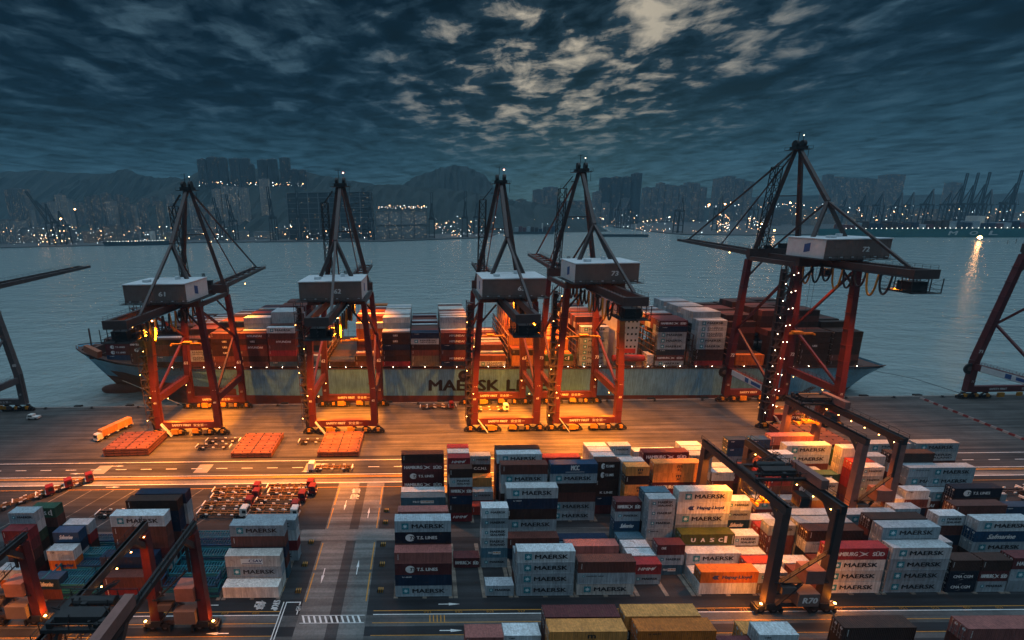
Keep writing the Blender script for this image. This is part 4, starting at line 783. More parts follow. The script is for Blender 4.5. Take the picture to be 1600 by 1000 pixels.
for x, dk, wl, dz in stn:
    row = []
    for t in lev:
        z = -7 + (dz + 7) * t; f = max(0, (z + 4) / (dz + 4)) ** (1.6 if x < 0 else 1.1); b = wl + (dk - wl) * min(1, f)
        sx = 0
        if x < -120: sx = (1 - t) ** 1.1 * max(0, (-120 - x)) * .42
        row.append((x + sx, b, z))
    hb.append(row)
for side in (-1, 1):
    base = len(hull.v)
    for row in hb: hull.v += [(x, side * b, z) for x, b, z in row]
    nl = len(lev)
    for i in range(len(stn) - 1):
        for j in range(nl - 1): k = base + i * nl + j; hull.f.append((k, k + nl, k + nl + 1, k + 1)); hull.m.append(0 if hb[i][j + 1][2] > (3.0 if stn[i][0] < -100 else 0.0) else 1)
for row in (hb[-1],): hull.poly([(x, -b, z) for x, b, z in row] + [(x, b, z) for x, b, z in reversed(row)])
hull.build('hull', [S_BLUE, S_BOOT], ship)
dk = MB()
for (x0, b0, _, z0), (x1, b1, _, z1) in zip(stn, stn[1:]): dk.quad((x0, -b0 + .1, z0 - .9), (x1, -b1 + .1, z1 - .9), (x1, b1 - .1, z1 - .9), (x0, b0 - .1, z0 - .9))
dk.build('deck', S_DECK, ship)
bl = MB(); n = 16
for i in range(9):
    for j in range(n):
        def P(a, b): th = math.pi * a / 9; ph = 2 * math.pi * b / n; return (-153 - 9.5 * math.cos(th), 2.4 * math.sin(th) * math.cos(ph), -4.6 + 3.2 * math.sin(th) * math.sin(ph))
        bl.quad(P(i, j), P(i + 1, j), P(i + 1, j + 1), P(i, j + 1))
bl.build('bulbous_bow', S_BOOT, ship)
rb = MB()
for side in (-1, 1):
    for (x0, b0, _, z0), (x1, b1, _, z1) in zip(stn, stn[1:]): rb.beam((x0, side * (b0 + .04), z0 + .05), (x1, side * (b1 + .04), z1 + .05), .35, .3)
rb.build('rubbing_strake', S_DECK, ship)
t = MB(); add_text(t, 'MAERSK', 1.6, 3.7, 31, 5.0, -23.10, 0, .005); t.build('lettering', L_BLK, ship); t = MB(); add_text(t, 'LINE', 36.2, 3.7, 17.5, 5.0, -23.10, 0, .005); t.build('lettering', L_BLK, ship)
bg = MB(); bg.box(-156, -154.4, -13, 13, 15.6, 20.4); bg.box(-163, -160, -1.5, 1.5, 17, 19); bg.tube((-160, -5, 18), (-157, -5, 18), 1.0, 10); bg.tube((-160, 4, 18), (-157, 4, 18), 1.0, 10); bg.beam((-164, 0, 17), (-164, 0, 27), .5); bg.box(-152, -148, -9, -6, 15.6, 17.4)
for i in range(10): bg.box(-166 + i * 1.7, -165.4 + i * 1.7, -4 - i * .9, -3.2 - i * .9, 16.8, 17.9)
bg.build('foredeck_gear', S_DECK, ship)
MB().beam((-157, -13, 21), (-148, -17, 19), 2.0, 3.2).build('breakwater', mat('breakwater_orange', (.30, .09, .04), rust=.4), ship)
# accommodation block
ac = MB().box(85.5, 95.5, -17, 17, 13.4, 41).build('accommodation', S_WHITE, ship)
MB().box(84.8, 96, -22.6, 22.6, 41.2, 44.4).build('bridge', S_WHITE, ac); MB().box(86, 95, -4, 4, 44.6, 49).build('wheelhouse', S_WHITE, ac)
win = MB().box(0, .8, -.06, 0, 0, .9).mesh('window', C_GLASS)
for r_ in range(8):
    for c in range(5): put('window', win, ac, (86.6 + c * 1.8, -17.01, 16 + r_ * 2.9))
MB().box(86, 95, -22.8, -22.62, 42.4, 43.8).build('bridge_window', C_GLASS, ac)
fn = MB(); fn.box(98, 100.2, -22, -17, 13.6, 20); fn.build('deck_house', S_WHITE, ship); MB().tube((84, -19, 17.5), (98, -19, 17.5), 1.5, 12, 1.5).build('lifeboat', mat('lifeboat_red', (.35, .03, .03)), ship)
MB().box(84, 92, -22.7, -22.5, 21, 23).build('sign_strip', mat('red_sign', (.5, .03, .03)), ship)
ld = MB(); lattice(ld, (99, -21, 14), (99, -21, 20), 2.6, 3, .12); lattice(ld, (93, -21.6, 14.6), (100, -21.6, 14.6), 1.6, 5, .1); ld.build('provision_crane', S_WHITE, ship)
def deck_z(x): return 14.75 - math.tan(TRIM) * x
bays = [(-148.0, 4, 'bTTB', 5), (-133.5, 2, 'BBTH', 5), (-119.4, 0, 'DlBBD', 6), (-106.4, 0, 'BSSBu', 6), (-93.6, 0, 'BBuuuB', 7), (-81.2, 0, 'BDBVuV', 8), (-68.6, 0, 'lBRBVBm', 9), (-55.6, 0, 'ls', 4), (-42.8, 0, 'D', 1), (-30.6, 0, 'BD', 8), (-18.4, 0, 'RDDNuu', 8), (-5.7, 0, 'eeBDSN', 6), (7.4, 0, 'NVBNVV', 8), (23.6, 0, 'SB', 3), (38.6, 0, 'YYD', 9), (53.2, 0, 'eG', 4), (68.0, 0, 'MMMMMom', 8), (101.6, 0, 'MHNMMMNH', 8), (118.6, 0, 'RDDMMSSm', 9), (136.6, 0, 'aa', 8), (150.6, 0, 'DDuuDD', 9), (164.0, 0, 'DDDuDD', 9), (177.6, 0, 'DBuuuu', 7)]
BAYN = [f"{w} bay from the bow" for w in ORD]
INN = MB(); INP = ['grey', 'silver', 'brown', 'dark_brown', 'maroon', 'navy', 'rust_red', 'white', 'yellow', 'orange']
pal = {-18.4: [1, 1, 0, 7], 7.4: [7, 7, 1, 6], 101.6: [0, 1, 4, 2], 118.6: [0, 1, 0, 1], 136.6: [3, 2, 3, 3], 150.6: [3, 3, 2, 3], 164.0: [3, 3, 2], 177.6: [3, 3, 2], 38.6: [8, 9, 6, 4, 8], 53.2: [9, 9, 8, 8], -42.8: [3, 5], -30.6: [9, 6, 7, 4]}
rot = (0, TRIM, 0); ci = 0
for bi, (x, off, codes, inner) in enumerate(bays):
    y0 = 192.5 + off * 2.5
    for k, c in enumerate(codes):
        container(c, 12.19, 2.58, (x + random.uniform(-.03, .03), y0, deck_z(x) + k * 2.6), f"{DES[c][1]} container on the ship, {'top' if k == len(codes) - 1 else TIERW[k] if k < 5 else ORD[k]} tier, {BAYN[bi]}", 'containers on the ship deck', doors=x > 25 and len(codes) > 4, rot=rot)
    p_ = pal.get(x, [0, 1, 2, 3, 4, 5, 6, 2, 2]); rows = 17 - 2 * off
    for r_ in range(1, rows):
        y = y0 + r_ * 2.5; n_ = len(codes) if r_ < (3 if x != 118.6 else 1) else inner + (-1 if (r_ * 7 + bi) % 5 == 0 else 0)
        n_ = max(1, n_ - (1 if r_ > rows - 2 else 0))
        for k in range(n_):
            if 1 < r_ < rows - 1 and k < n_ - 2 and k < len(codes) - 1: continue
            z = deck_z(x) + k * 2.6; INN.box(x, x + 12.19, y, y + 2.42, z, z + 2.58, random.choice(p_))
hid = tag(struct(DEM.build('stacked_containers', DEMM), 'stuff'), 'lower and half-hidden containers deep inside the stacks', 'containers')
inn = tag(struct(INN.build('deck_cargo', [PC[p] for p in INP]), 'stuff'), 'inner rows of containers packed across the ship deck', 'containers')
# lashing bridges, deck edge posts and lamps
gaps = [(-121.0, 5), (-94.5, 5), (-69.3, 6), (-43.3, 3), (-18.9, 5), (6.7, 5), (36.6, 6), (51.6, 5), (66.6, 6), (100.6, 6), (116.9, 6), (135.4, 5), (163.2, 6)]
for x, h in gaps:
    mb = MB()
    for y in range(-22, 23, 4): mb.box(x - .25, x + .05, y - .2, y + .2, 13.4, 13.6 + h * 2.6)
    for k in range(h): mb.box(x - .5, x + .1, -22.6, 22.6, 16 + k * 2.6, 16.15 + k * 2.6)
    mb.build('lashing_bridge', S_DECK, ship)
pst = MB()
for i in range(95): pst.box(-112 + i * 3.2, -111.7 + i * 3.2, -22.7, -22.4, 13.3, 15.2)
pst.box(-112, 192, -22.6, -22.3, 15.0, 15.2); pst.build('deck_edge_frame', S_DECK, ship)
for i in range(44): put('deck_lamp', lampw_me, ship, (-112 + i * 7.0, -23.2, 15.0)).scale = (1.25,) * 3
for x, y, p in ((-42, 8, 16000), (40, 12, 70000), (97, -10, 25000), (58, 10, 60000)): light('deck_flood', (x, SHC + y, 40), p, SODIUM, 'SPOT', .5, (x, SHC + y, 14), R(140))
ml = MB(); ml.path([aty(1360, 578, 215) + Vector((0, 0, 0)), Vector((225, 200, 3)), Vector((233, 187, .6))], .12, 5); tag(ml.build('mooring_rope', C_ROPE), 'slack mooring rope from the ship stern to the quay', 'rope')
ml = MB(); ml.path([Vector((-140, 199, 8)), Vector((-118, 192, 2.4)), Vector((-107, 187, .6))], .14, 5); tag(ml.build('mooring_rope', mat('pale_rope', (.4, .36, .28))), 'pale mooring rope from the ship bow to the quay', 'rope')

# ------------------------------------------------------------------ vehicles and things on the quay and in the yard
T_RED = mat('cab_red', (.15, .014, .016), rough=.4, var=.1); T_WHITE = mat('cab_white', (.62, .62, .60), rough=.4, var=.1); T_CH = mat('chassis_ochre', (.17, .08, .025), rough=.6, var=.3, rust=.5); T_CHD = mat('chassis_dark', (.05, .035, .03), rough=.6, var=.3)
tw_me = wheel_mesh(.52, .5, 'y', n=12)
def truck_cab(o, x, paintm):
    c = MB(); c.hexa([(x, -1.2, .8), (x + 2.1, -1.2, .8), (x + 2.1, 1.2, .8), (x, 1.2, .8), (x, -1.15, 3.0), (x + 1.9, -1.15, 3.0), (x + 1.9, 1.15, 3.0), (x, 1.15, 3.0)]); c.box(x + .1, x + 1.7, -1.1, 1.1, 3.0, 3.15); cb = c.build('cab', paintm, o)
    MB().quad((x + 2.09, -1.0, 1.75), (x + 2.09, 1.0, 1.75), (x + 1.98, 1.0, 2.8), (x + 1.98, -1.0, 2.8)).build('windscreen', C_GLASS, cb); MB().quad((x + .7, -1.21, 1.75), (x + 1.8, -1.21, 1.75), (x + 1.7, -1.19, 2.7), (x + .7, -1.19, 2.7)).build('side_window', C_GLASS, cb)
    for sy in (-.8, .8): MB().box(x + 2.1, x + 2.16, sy - .25, sy + .25, 1.0, 1.3).build('headlight', L_WHT, cb)
    MB().box(x - 2.4, x + .1, -.5, .5, .7, 1.05).build('tractor_frame', T_CHD, o)
    for wx in (x + 1.2, x - 1.3):
        for sy in (-.95, .95): put('wheel', tw_me, o, (wx, sy, .53))
def chassis(o, x0, x1, paintm=T_CH):
    c = MB()
    for sy in (-.55, .55): c.box(x0, x1, sy - .12, sy + .12, 1.0, 1.4)
    n = 7
    for i in range(n): xx = x0 + .2 + i * (x1 - x0 - .4) / (n - 1); c.box(xx - .1, xx + .1, -1.2, 1.2, 1.05, 1.3)
    c.box(x0 - .15, x0 + .1, -1.22, 1.22, .9, 1.5, 1); c.box(x1 - .2, x1 + .05, -1.22, 1.22, 1.0, 1.45, 1)
    for i in range(3): c.box(x0 + 2.4 + i * 3.6, x0 + 3.2 + i * 3.6, -1.35, -1.15, 1.1, 1.45, 1); c.box(x0 + 2.4 + i * 3.6, x0 + 3.2 + i * 3.6, 1.15, 1.35, 1.1, 1.45, 1)
    c.build('trailer_chassis', [paintm, L_WHT], o)
    for wx in (x0 + 1.3, x0 + 2.5):
        for sy in (-.95, .95): put('wheel', tw_me, o, (wx, sy, .53))
def truck(loc, rz, cabp, label, load=None, trailer=True):
    o = thing('terminal_truck', label, 'truck', loc, (0, 0, rz), 'terminal trucks with skeletal trailers')
    truck_cab(o, 12.2, cabp)
    if trailer: chassis(o, 0, 12.2)
    return o
def loaded(loc, rz, codes, label, cl):
    truck(loc, rz, T_WHITE, label); M = Matrix.Rotation(rz, 4, 'Z')
    for i, c in enumerate(codes):
        p = Vector(loc) + M @ Vector((.05 + i * 6.1, -1.22, 1.46)); container(c, 6.06, 2.58, p, cl[i], 'containers on trucks', rot=(0, 0, rz))
loaded((-118.0, 168.3, 0), math.atan2(-11.5, -9.6) + R(20), 'yy', 'white-cabbed truck carrying two yellow boxes on the quay apron', ['yellow short container on the moving truck, end away from the cab', 'yellow short container on the moving truck, right behind the cab'])
loaded((151.0, 175.0, 0), R(180), 'yy', 'dark truck with yellow boxes under the tallest crane', ['yellow short container on the truck under the tallest crane, rear one', 'yellow short container on the truck under the tallest crane, front one'])
truck((-24.0, 134.2, 0), R(180), T_WHITE, 'white-cabbed truck with empty trailer driving on the main road')
truck((20.5, 178.0, 0), 0, T_WHITE, 'white-cabbed truck with empty trailer under the shorter midships crane')
truck((-2.0, 181, 0), 0, T_RED, 'red-cabbed truck with empty trailer by the ship name lettering')
k = 0
for gx, ys, nm in ((-64.5, (112.0, 115.6, 119.0, 122.4), 'west'), (-49.6, (110.8, 114.4, 117.8, 121.2, 124.0), 'east')):
    for j, y in enumerate(ys):
        c = T_WHITE if j == 0 else T_RED; truck((gx + j * .55 + random.uniform(-1.2, 1.2), y + random.uniform(-.25, .25), 0), R(random.uniform(-3, 3)), c, f"{'white' if j == 0 else 'red'}-cabbed parked truck, {ORD[j]} from the camera in the {nm} file")
for j, (x, y, rz) in enumerate(((-81, 112.5, 2), (-84, 116.2, 0), (-117, 121, 38), (-121, 117.5, 40), (-124, 114, 40))): truck((x, y, 0), R(rz), T_RED, f"red-cabbed parked truck, {ORD[j]} of the loose group beyond the west yard")
def skeletal(x, y, rz, label):
    o = thing('trailer', label, 'trailer', (x, y, 0), (0, 0, rz), 'empty trailers'); chassis(o, 0, 12.2, T_CHD); MB().box(9.6, 9.9, -.9, .9, .05, 1.1).build('landing_leg', T_CHD, o)
skeletal(-92, 112, 0, 'empty trailer parked alone beside the navy top stack'); skeletal(1, 181.5, 0, 'empty trailer waiting on the quay below the ship lettering'); skeletal(-80.5, 153.5, 0, 'flat trailer beside the middle hatch cover'); skeletal(-82, 149.0, 0, 'flat trailer nearer the road beside the middle hatch cover'); skeletal(-46, 152, 0, 'short trailer beside the orange-lit hatch cover')
for j, (x, y) in enumerate(((149, 118.5), (160, 117.5), (171, 118.8), (166, 114), (178, 111))): skeletal(x, y, R(2 * j), f"empty trailer, {ORD[j]} in the line east of the rear block")
HC = mat('hatch_cover_rust', (.16, .055, .034), rough=.65, var=.5, scale=.35, rust=.7)
def hatch_cover(x, y, w, d, n, label, rz=0.0):
    o = thing('hatch_cover', label, 'hatch cover', (x, y, 0), (0, 0, rz), 'ship hatch covers laid on the quay')
    for k in range(n):
        z = .3 + k * .95; mb = MB(); mb.box(0, w, 0, d, z + .35, z + .8); 
        for i in range(9): mb.box(.2 + i * (w - .6) / 8, .5 + i * (w - .6) / 8, .1, d - .1, z, z + .35)
        mb.box(-.05, w + .05, -.08, 0, z + .1, z + .7)
        if k == n - 1:
            for i in range(5):
                for j in range(7): xx = .5 + i * (w - 1.4) / 4; yy = .4 + j * (d - 1.2) / 6; mb.box(xx, xx + .4, yy, yy + .4, z + .8, z + 1.0, 1)
            mb.box(w * .48, w * .5, .1, d - .1, z + .8, z + .86, 1)
            for j in range(4): mb.box(.1, w - .1, 1.5 + j * d / 4, 1.62 + j * d / 4, z + .8, z + .88)
        pn = mb.build('cover_panel', [HC, C_BLK], o)
        for i in range(6): MB().box(.8 + i * (w - 2) / 5, 1.2 + i * (w - 2) / 5, -.14, -.08, z + .3, z + .5).build('lug', C_BLK, pn)
hatch_cover(-112.5, 144.2, 15.5, 13, 3, 'stack of three rusty hatch covers by the bow crane', R(2)); hatch_cover(-67.0, 142.3, 14, 14.5, 2, 'pair of rusty hatch covers between the two western cranes'); hatch_cover(-37.2, 142.3, 14.2, 15, 2, 'glowing orange hatch covers at the foot of the crane beyond the cross road'); hatch_cover(127, 141.5, 17, 15.5, 3, 'wide orange-red hatch covers behind the rear container block')
# teal flat racks
FR = mat('flat_rack_teal', (.012, .14, .19), rough=.5, var=.3, rust=.25); FRD = mat('flat_rack_blue', (.010, .05, .11), rough=.5, var=.3, rust=.25)
fr = MB()
for y in (.0, 2.26): fr.box(0, 12.19, y, y + .18, .1, .55)
for i in range(19): fr.box(.3 + i * .64, .48 + i * .64, .18, 2.26, .38, .52)
fr_me = {c: fr.mesh('flat_rack_base', m_) for c, m_ in (('t', FR), ('d', FRD))}
ep = MB().box(-.05, .22, 0, .25, .1, 2.1).box(-.05, .22, 2.19, 2.44, .1, 2.1).box(-.05, .18, .25, 2.19, 1.7, 1.95); ep_me = {c: ep.mesh('end_wall', m_) for c, m_ in (('t', FR), ('d', FRD))}
def flat_rack(x, y, z, c, label, ends):
    o = tag(put('flat_rack', fr_me[c], None, (x, y, z)), label, 'flat rack', 'blue flat racks stacked in the west yard')
    if ends: put('end_wall', ep_me[c], o, (0, 0, 0)); put('end_wall', ep_me[c], o, (11.97, 0, 0))
for bx, nm in ((-57.9, 'between the kerbside and middle bays'), (-83.9, 'between the middle and far bays')):
    for row in range(6):
        nlev = (5, 6, 4, 6, 7, 7)[row] if bx > -60 else (6, 5, 6, 7, 4, 6)[row]
        for k in range(nlev):
            flat_rack(bx + .2 * ((row + k) % 2), 83.6 + row * 2.72, .15 + k * .66, 't' if (row + k) % 3 != 1 else 'd', f"{'teal' if (row + k) % 3 != 1 else 'dark blue'} flat rack {nm}, {ROWW[row]} row, {'top' if k == nlev - 1 else ORD[k]} layer", k == nlev - 1)
# corner guards, barriers, bollards
G_Y = mat('guard_yellow', (.34, .19, .03)); 
for j, (x, y) in enumerate(((-29.6, 100.2), (-29.3, 92.6), (-28.8, 84.8), (-10.6, 84.8), (-10.9, 92.4), (-11.2, 99.0), (-11.3, 107.5), (-11.4, 112.5))):
    o = thing('corner_guard', f"black and yellow striped corner guard {'west' if j < 3 else 'east'} of cross road, {ORD[j if j < 3 else j - 3]} up", 'guard', (x, y, 0), None, 'striped guards along the cross road'); o.scale = (.72, .72, .72)
    for k in range(6): MB().hexa([(-.9 + k * .3, 0, 0), (-.6 + k * .3, 0, 0), (-.6 + k * .3, .9, 0), (-.9 + k * .3, .9, 0), (-.7 + k * .3, 0, 1.1), (-.4 + k * .3, 0, 1.1), (-.4 + k * .3, .9, 1.1), (-.7 + k * .3, .9, 1.1)]).build('stripe', G_Y if k % 2 else C_BLK, o)
bz = MB(); 
for x, y in ((-33, 86), (-33, 89.5), (-33.2, 92.5), (-33.4, 96), (-33.5, 99)): MB().box(x - .9, x + .9, y - .12, y + .12, .01, .06).box(x - .9, x - .7, y - .7, y + .7, .01, .06).box(x + .7, x + .9, y - .7, y + .7, .01, .06).build('road_marking', P_YEL, ground)
W_R = mat('barrier_red', (.14, .02, .022)); W_W = mat('barrier_grey', (.26, .26, .26)); 
for j in range(20):
    t_ = j / 19; x = 212 - 2.6 * t_; y = 184 - 36 * t_
    MB_ = MB(); MB_.hexa([(-.35, -.9, 0), (.35, -.9, 0), (.35, .9, 0), (-.35, .9, 0), (-.15, -.9, .75), (.15, -.9, .75), (.15, .9, .75), (-.15, .9, .75)]); MB_.box(-.3, .3, -.6, .6, 0, .2)
    tag(MB_.build('barrier_block', W_R if j % 2 else W_W, None, (x, y, 0)), f"{'red' if j % 2 else 'white'} plastic barrier block, {ORD[j]} along the line from the quay edge", 'barrier', 'red and white barrier line')
bo = MB().tube((0, 0, 0), (0, 0, .55), .32, 10).tube((0, 0, .5), (0, 0, .75), .55, 10, .4).box(-.7, .7, -.5, .5, 0, .12).mesh('bollard', C_BLK)
for j in range(22): tag(put('bollard', bo, None, (-208 + j * 20.5, 186.0, .01)), f"black mooring bollard on the quay edge, {ORD[j]} from the bow end", 'bollard', 'mooring bollards')
fd = MB().box(-1.6, 1.6, 0, 1.2, -3.5, .9).box(-1.2, 1.2, 1.2, 1.5, -3.2, .6).mesh('fender', C_TYRE)
for j in range(20): tag(put('quay_fender', fd, None, (-200 + j * 23.0, 187.5, -.3)), f"black rubber quay fender, {ORD[j]} from the bow end", 'fender', 'fenders along the quay wall')
o = thing('small_truck', 'small white pickup on the quay below the western crane', 'van', (-166, 176, 0)); MB().box(0, 4.6, -1, 1, .5, 1.3).box(.4, 2.4, -.95, .95, 1.3, 2.2).build('body', T_WHITE, o)
for wx in (.9, 3.7):
    for sy in (-.9, .9): put('wheel', tw_me, o, (wx, sy, .42)).scale = (.8,) * 3
MB().box(.6, 2.2, -.97, -.955, 1.4, 2.0).build('side_window', C_GLASS, o)
# ------------------------------------------------------------------ the far shore: city, terminals, cranes, ships
def facade(name, col, lit=.06, estr=.45, sx=.28, sz=.33):
    m = bpy.data.materials.new(name); m.use_nodes = True; nt = m.node_tree; N = nt.nodes.new; L = nt.links.new; b = nt.nodes['Principled BSDF']; b.inputs['Roughness'].default_value = .7
    g = N('ShaderNodeNewGeometry'); s = N('ShaderNodeSeparateXYZ'); L(g.outputs['Position'], s.inputs[0])
    def mt(op, a, c=None):
        n = N('ShaderNodeMath'); n.operation = op
        for i, q in enumerate((a, c)):
            if q is None: continue
            if isinstance(q, (int, float)): n.inputs[i].default_value = q
            else: L(q, n.inputs[i])
        return n.outputs[0]
    hx = mt('ADD', mt('MULTIPLY', s.outputs[0], sx), mt('MULTIPLY', s.outputs[1], sx)); hz = mt('MULTIPLY', s.outputs[2], sz)
    win = mt('MULTIPLY', mt('GREATER_THAN', mt('FRACT', hx), .35), mt('GREATER_THAN', mt('FRACT', hz), .45))
    c = N('ShaderNodeCombineXYZ'); L(mt('FLOOR', hx), c.inputs[0]); L(mt('FLOOR', hz), c.inputs[1])
    wn = N('ShaderNodeTexWhiteNoise'); wn.noise_dimensions = '2D'; L(c.outputs[0], wn.inputs['Vector'])
    on = mt('MULTIPLY', mt('LESS_THAN', wn.outputs['Value'], lit), win)
    mx = N('ShaderNodeMix'); mx.data_type = 'RGBA'; L(win, mx.inputs[0]); mx.inputs[6].default_value = (*col, 1); mx.inputs[7].default_value = (col[0] * .35, col[1] * .38, col[2] * .42, 1); L(mx.outputs[2], b.inputs['Base Color'])
    b.inputs['Emission Color'].default_value = (1, .72, .42, 1); L(mt('MULTIPLY', on, estr), b.inputs['Emission Strength']); m.cycles.emission_sampling = 'NONE'
    return m
F_ = [facade('tower_grey', (.17, .19, .20), .07), facade('tower_pale', (.34, .34, .33), .08), facade('tower_dark', (.055, .065, .07), .012), facade('tower_beige', (.26, .23, .20), .07)]
F_ROOF = mat('city_roof', (.16, .17, .18), space='World')
ntow = {}
def tower(u0, u1, vt, y, kind, place, depth=None, zb=-1.0, ribs=True):
    a = aty(u0, vt, y); b = aty(u1, vt, y); w = b.x - a.x; h = (a.z + b.z) / 2 - zb; d = depth or min(max(w, 14), 40)
    ntow[place] = ntow.get(place, 0) + 1
    words = ('grey', 'pale', 'dark', 'beige')[kind]
    o = thing('tower_block' if h > 45 else 'low_building', f"{words} {'high-rise' if h > 45 else 'building'} {place}, {ORD[(ntow[place] - 1) % 30]} from the west", 'building', ((a.x + b.x) / 2, y, zb), None, 'buildings across the harbour')
    mb = MB(); mb.box(-w / 2, w / 2, 0, d, 0, h)
    if ribs:
        n = max(2, int(w / 9))
        for i in range(n): x = -w / 2 + w * (i + .5) / n; mb.box(x - w / n * .28, x + w / n * .28, -2.2, 0, 0, h - 3)
    mb.build('wall', F_[kind], o); MB().box(-w / 2 - .4, w / 2 + .4, -.6, d + .4, h, h + 1.4).build('roof', F_ROOF, o)
    if h > 45: MB().box(-w * .22, w * .22, d * .3, d * .7, h + 1.4, h + 6).build('plant_room', F_ROOF, o)
    return o
for u0, u1, v in ((307, 321, 249), (322, 338, 246), (340, 352, 247), (357, 373, 248), (374, 388, 248), (388, 395, 257), (401, 415, 250), (417, 431, 249), (436, 451, 247), (452, 464, 265), (465, 478, 266)): tower(u0, u1, v, 2330, 2, 'on the dark hilltop', 24, 120)
tower(5, 35, 296, 2000, 0, 'at the far west waterfront', 40); tower(-30, 20, 345, 1650, 1, 'at the far west waterfront', 60)
rr = random.Random(11)
for i in range(26): u = 38 + i * 11.5 + rr.uniform(-3, 3); tower(u, u + rr.uniform(7, 13), rr.uniform(303, 330), rr.uniform(1800, 2250), rr.choice((0, 1, 3, 0)), 'behind the western port', 20)
for u0, u1, v in ((330, 343, 296), (345, 357, 291), (358, 371, 292), (372, 385, 294)): tower(u0, u1, v, 2000, 1, 'in the pale estate below the hill', 25)
tower(404, 418, 280, 2050, 1, 'standing alone pale below the hill', 25)
for u0, u1, v in ((835, 850, 297), (851, 872, 293), (930, 941, 300)): tower(u0, u1, v, 2600, 0, 'beyond the channel mouth', 40)
for u0, u1, v in ((941, 954, 278), (958, 971, 277), (975, 987, 277), (991, 1004, 271)): tower(u0, u1, v, 2600, 2, 'in the dark row of four', 40)
for i in range(9): u = 1008 + i * 11; tower(u, u + 9.5, rr.uniform(285, 294), 2800, 0, 'in the hazy eastern skyline', 40)
for u0, u1, v in ((1121, 1134, 279), (1135, 1150, 276), (1151, 1164, 280), (1165, 1178, 284)): tower(u0, u1, v, 2700, 0, 'in the stepped eastern cluster', 40)
for i in range(9): u = 1294 + i * 10; tower(u, u + 9.6, (273, 277, 278, 279, 279, 280, 279, 280, 281)[i], 2850, 0, 'in the long hazy block', 40)
tower(1388, 1416, 273, 2750, 0, 'of the broad eastern pair', 60); tower(1487, 1505, 286, 2900, 0, 'of the broad eastern pair', 40)
for i in range(20): u = 690 + i * 15 + rr.uniform(-4, 4); tower(u, u + rr.uniform(8, 16), rr.uniform(305, 326), rr.uniform(2300, 2700), 0, 'in the hazy middle distance', 30)
for i in range(14): u = 1190 + i * 30 + rr.uniform(-6, 6); tower(u, u + rr.uniform(18, 34), rr.uniform(326, 336), rr.uniform(1900, 2400), rr.choice((0, 3)), 'on the eastern terminal', 40, ribs=False)
for i in range(16): u = 20 + i * 34 + rr.uniform(-6, 6); tower(u, u + rr.uniform(14, 30), rr.uniform(352, 364), rr.uniform(1560, 1700), rr.choice((0, 1, 3)), 'on the western quays', 30, ribs=False)
# striped freight building and framed warehouse
def freight(u0, u1, vt, vb, y, nfl, label, cols=0):
    a = aty(u0, vt, y); b = aty(u1, vb, y); w = b.x - a.x; h = a.z + 1
    o = thing('freight_building', label, 'building', (a.x, y, -1)); MB().box(1, w - 1, 3, 70, 0, h - 3).build('wall', F_[2] if not cols else F_[1], o)
    for k in range(nfl + 1): MB().box(0, w, 0, 72, h * k / nfl - 1.6, h * k / nfl).build('floor_slab', F_ROOF, o)
    for k in range(cols + 1 if cols else 9): x = 1 + (w - 4) * k / (cols or 8); MB().box(x, x + 2.4, -.6, 2.6, 0, h - 2).build('column', F_ROOF, o)
freight(446, 582, 301, 374, 1580, 9, 'wide dark freight building striped by floor slabs across the water'); freight(586, 668, 329, 374, 1520, 2, 'grey framed warehouse with lamps along its roof across the water', 4)
# port cranes of the other shore
FC = mat('far_crane_steel', (.025, .03, .035), var=.2, space='World'); nfc = [0]
def far_crane(u, vt, y, up, label, k=1.0, flip=1):
    """vt: pixel row of the highest point; up: boom raised"""
    p = aty(u, vt, y); H = p.z + 1; o = thing('far_crane', label, 'crane', (p.x, y, -1), None, 'gantry cranes across the harbour')
    g = H * (.42 if up else .58); w = 9; mb = MB()
    for sx in (-w, w):
        for sy in (0, 26): mb.beam((sx, sy, 0), (sx * .9, sy, g + 4), 2.6)
        mb.beam((sx, 0, g * .35), (sx, 26, g * .35), 2.6); mb.beam((sx, 0, g * .4), (sx, 26, g), 1.9)
    for sy in (0, 26): mb.beam((-w, sy, g), (w, sy, g), 3.0); mb.beam((-w, sy, 4), (w, sy, 4), 1.6)
    mb.build('portal', FC, o)
    t = MB(); t.beam((-w * .8, 4, g), (-1, 4, H if not up else H * .78), 2.2); t.beam((w * .8, 4, g), (1, 4, H if not up else H * .78), 2.2); t.beam((0, 4, H if not up else H * .78), (0, 30, g), 1.8); t.build('tower', FC, o)
    b = MB(); e = 0 if up else 1
    if up:
        for sx in (-3, 3): b.beam((sx, 0, g), (sx + flip * k * 8, -14 * k, H), 2.2)
        for i in range(6): f = i / 5; b.beam((-3 + flip * k * 8 * f, -14 * k * f, g + (H - g) * f), (3 + flip * k * 8 * f, -14 * k * f, g + (H - g) * f), 1.5)
    else:
        for sx in (-3, 3): b.beam((sx - 0, 45, g), (sx - flip * 38, -42, g), 2.4); b.beam((sx * .3, 4, H), (sx - flip * 34, -38, g + 1), 1.3); b.beam((sx * .3, 4, H), (sx + 14 * flip, 36, g + 1), 1.3)
    b.build('boom', FC, o); MB().box(-6, 6, 18, 34, g, g + 6).build('machinery_house', FC, o)
for j, (u, v, y, up, k, fl) in enumerate(((66, 300, 1480, 1, 2.6, -1), (87, 314, 1500, 1, 3.4, -1), (337, 309, 1560, 1, .6, -1), (357, 304, 1560, 1, .6, -1), (420, 292, 1520, 1, .4, -1), (462, 289, 1500, 1, .2, 1), (577, 304, 1440, 1, .1, 1), (674, 301, 1500, 1, .1, 1), (727, 299, 1520, 1, .1, 1), (745, 303, 1700, 1, .1, 1))): far_crane(u, v, y, up, f"boom-up port crane on the western shore, {ORD[j]} from the west", k, fl)
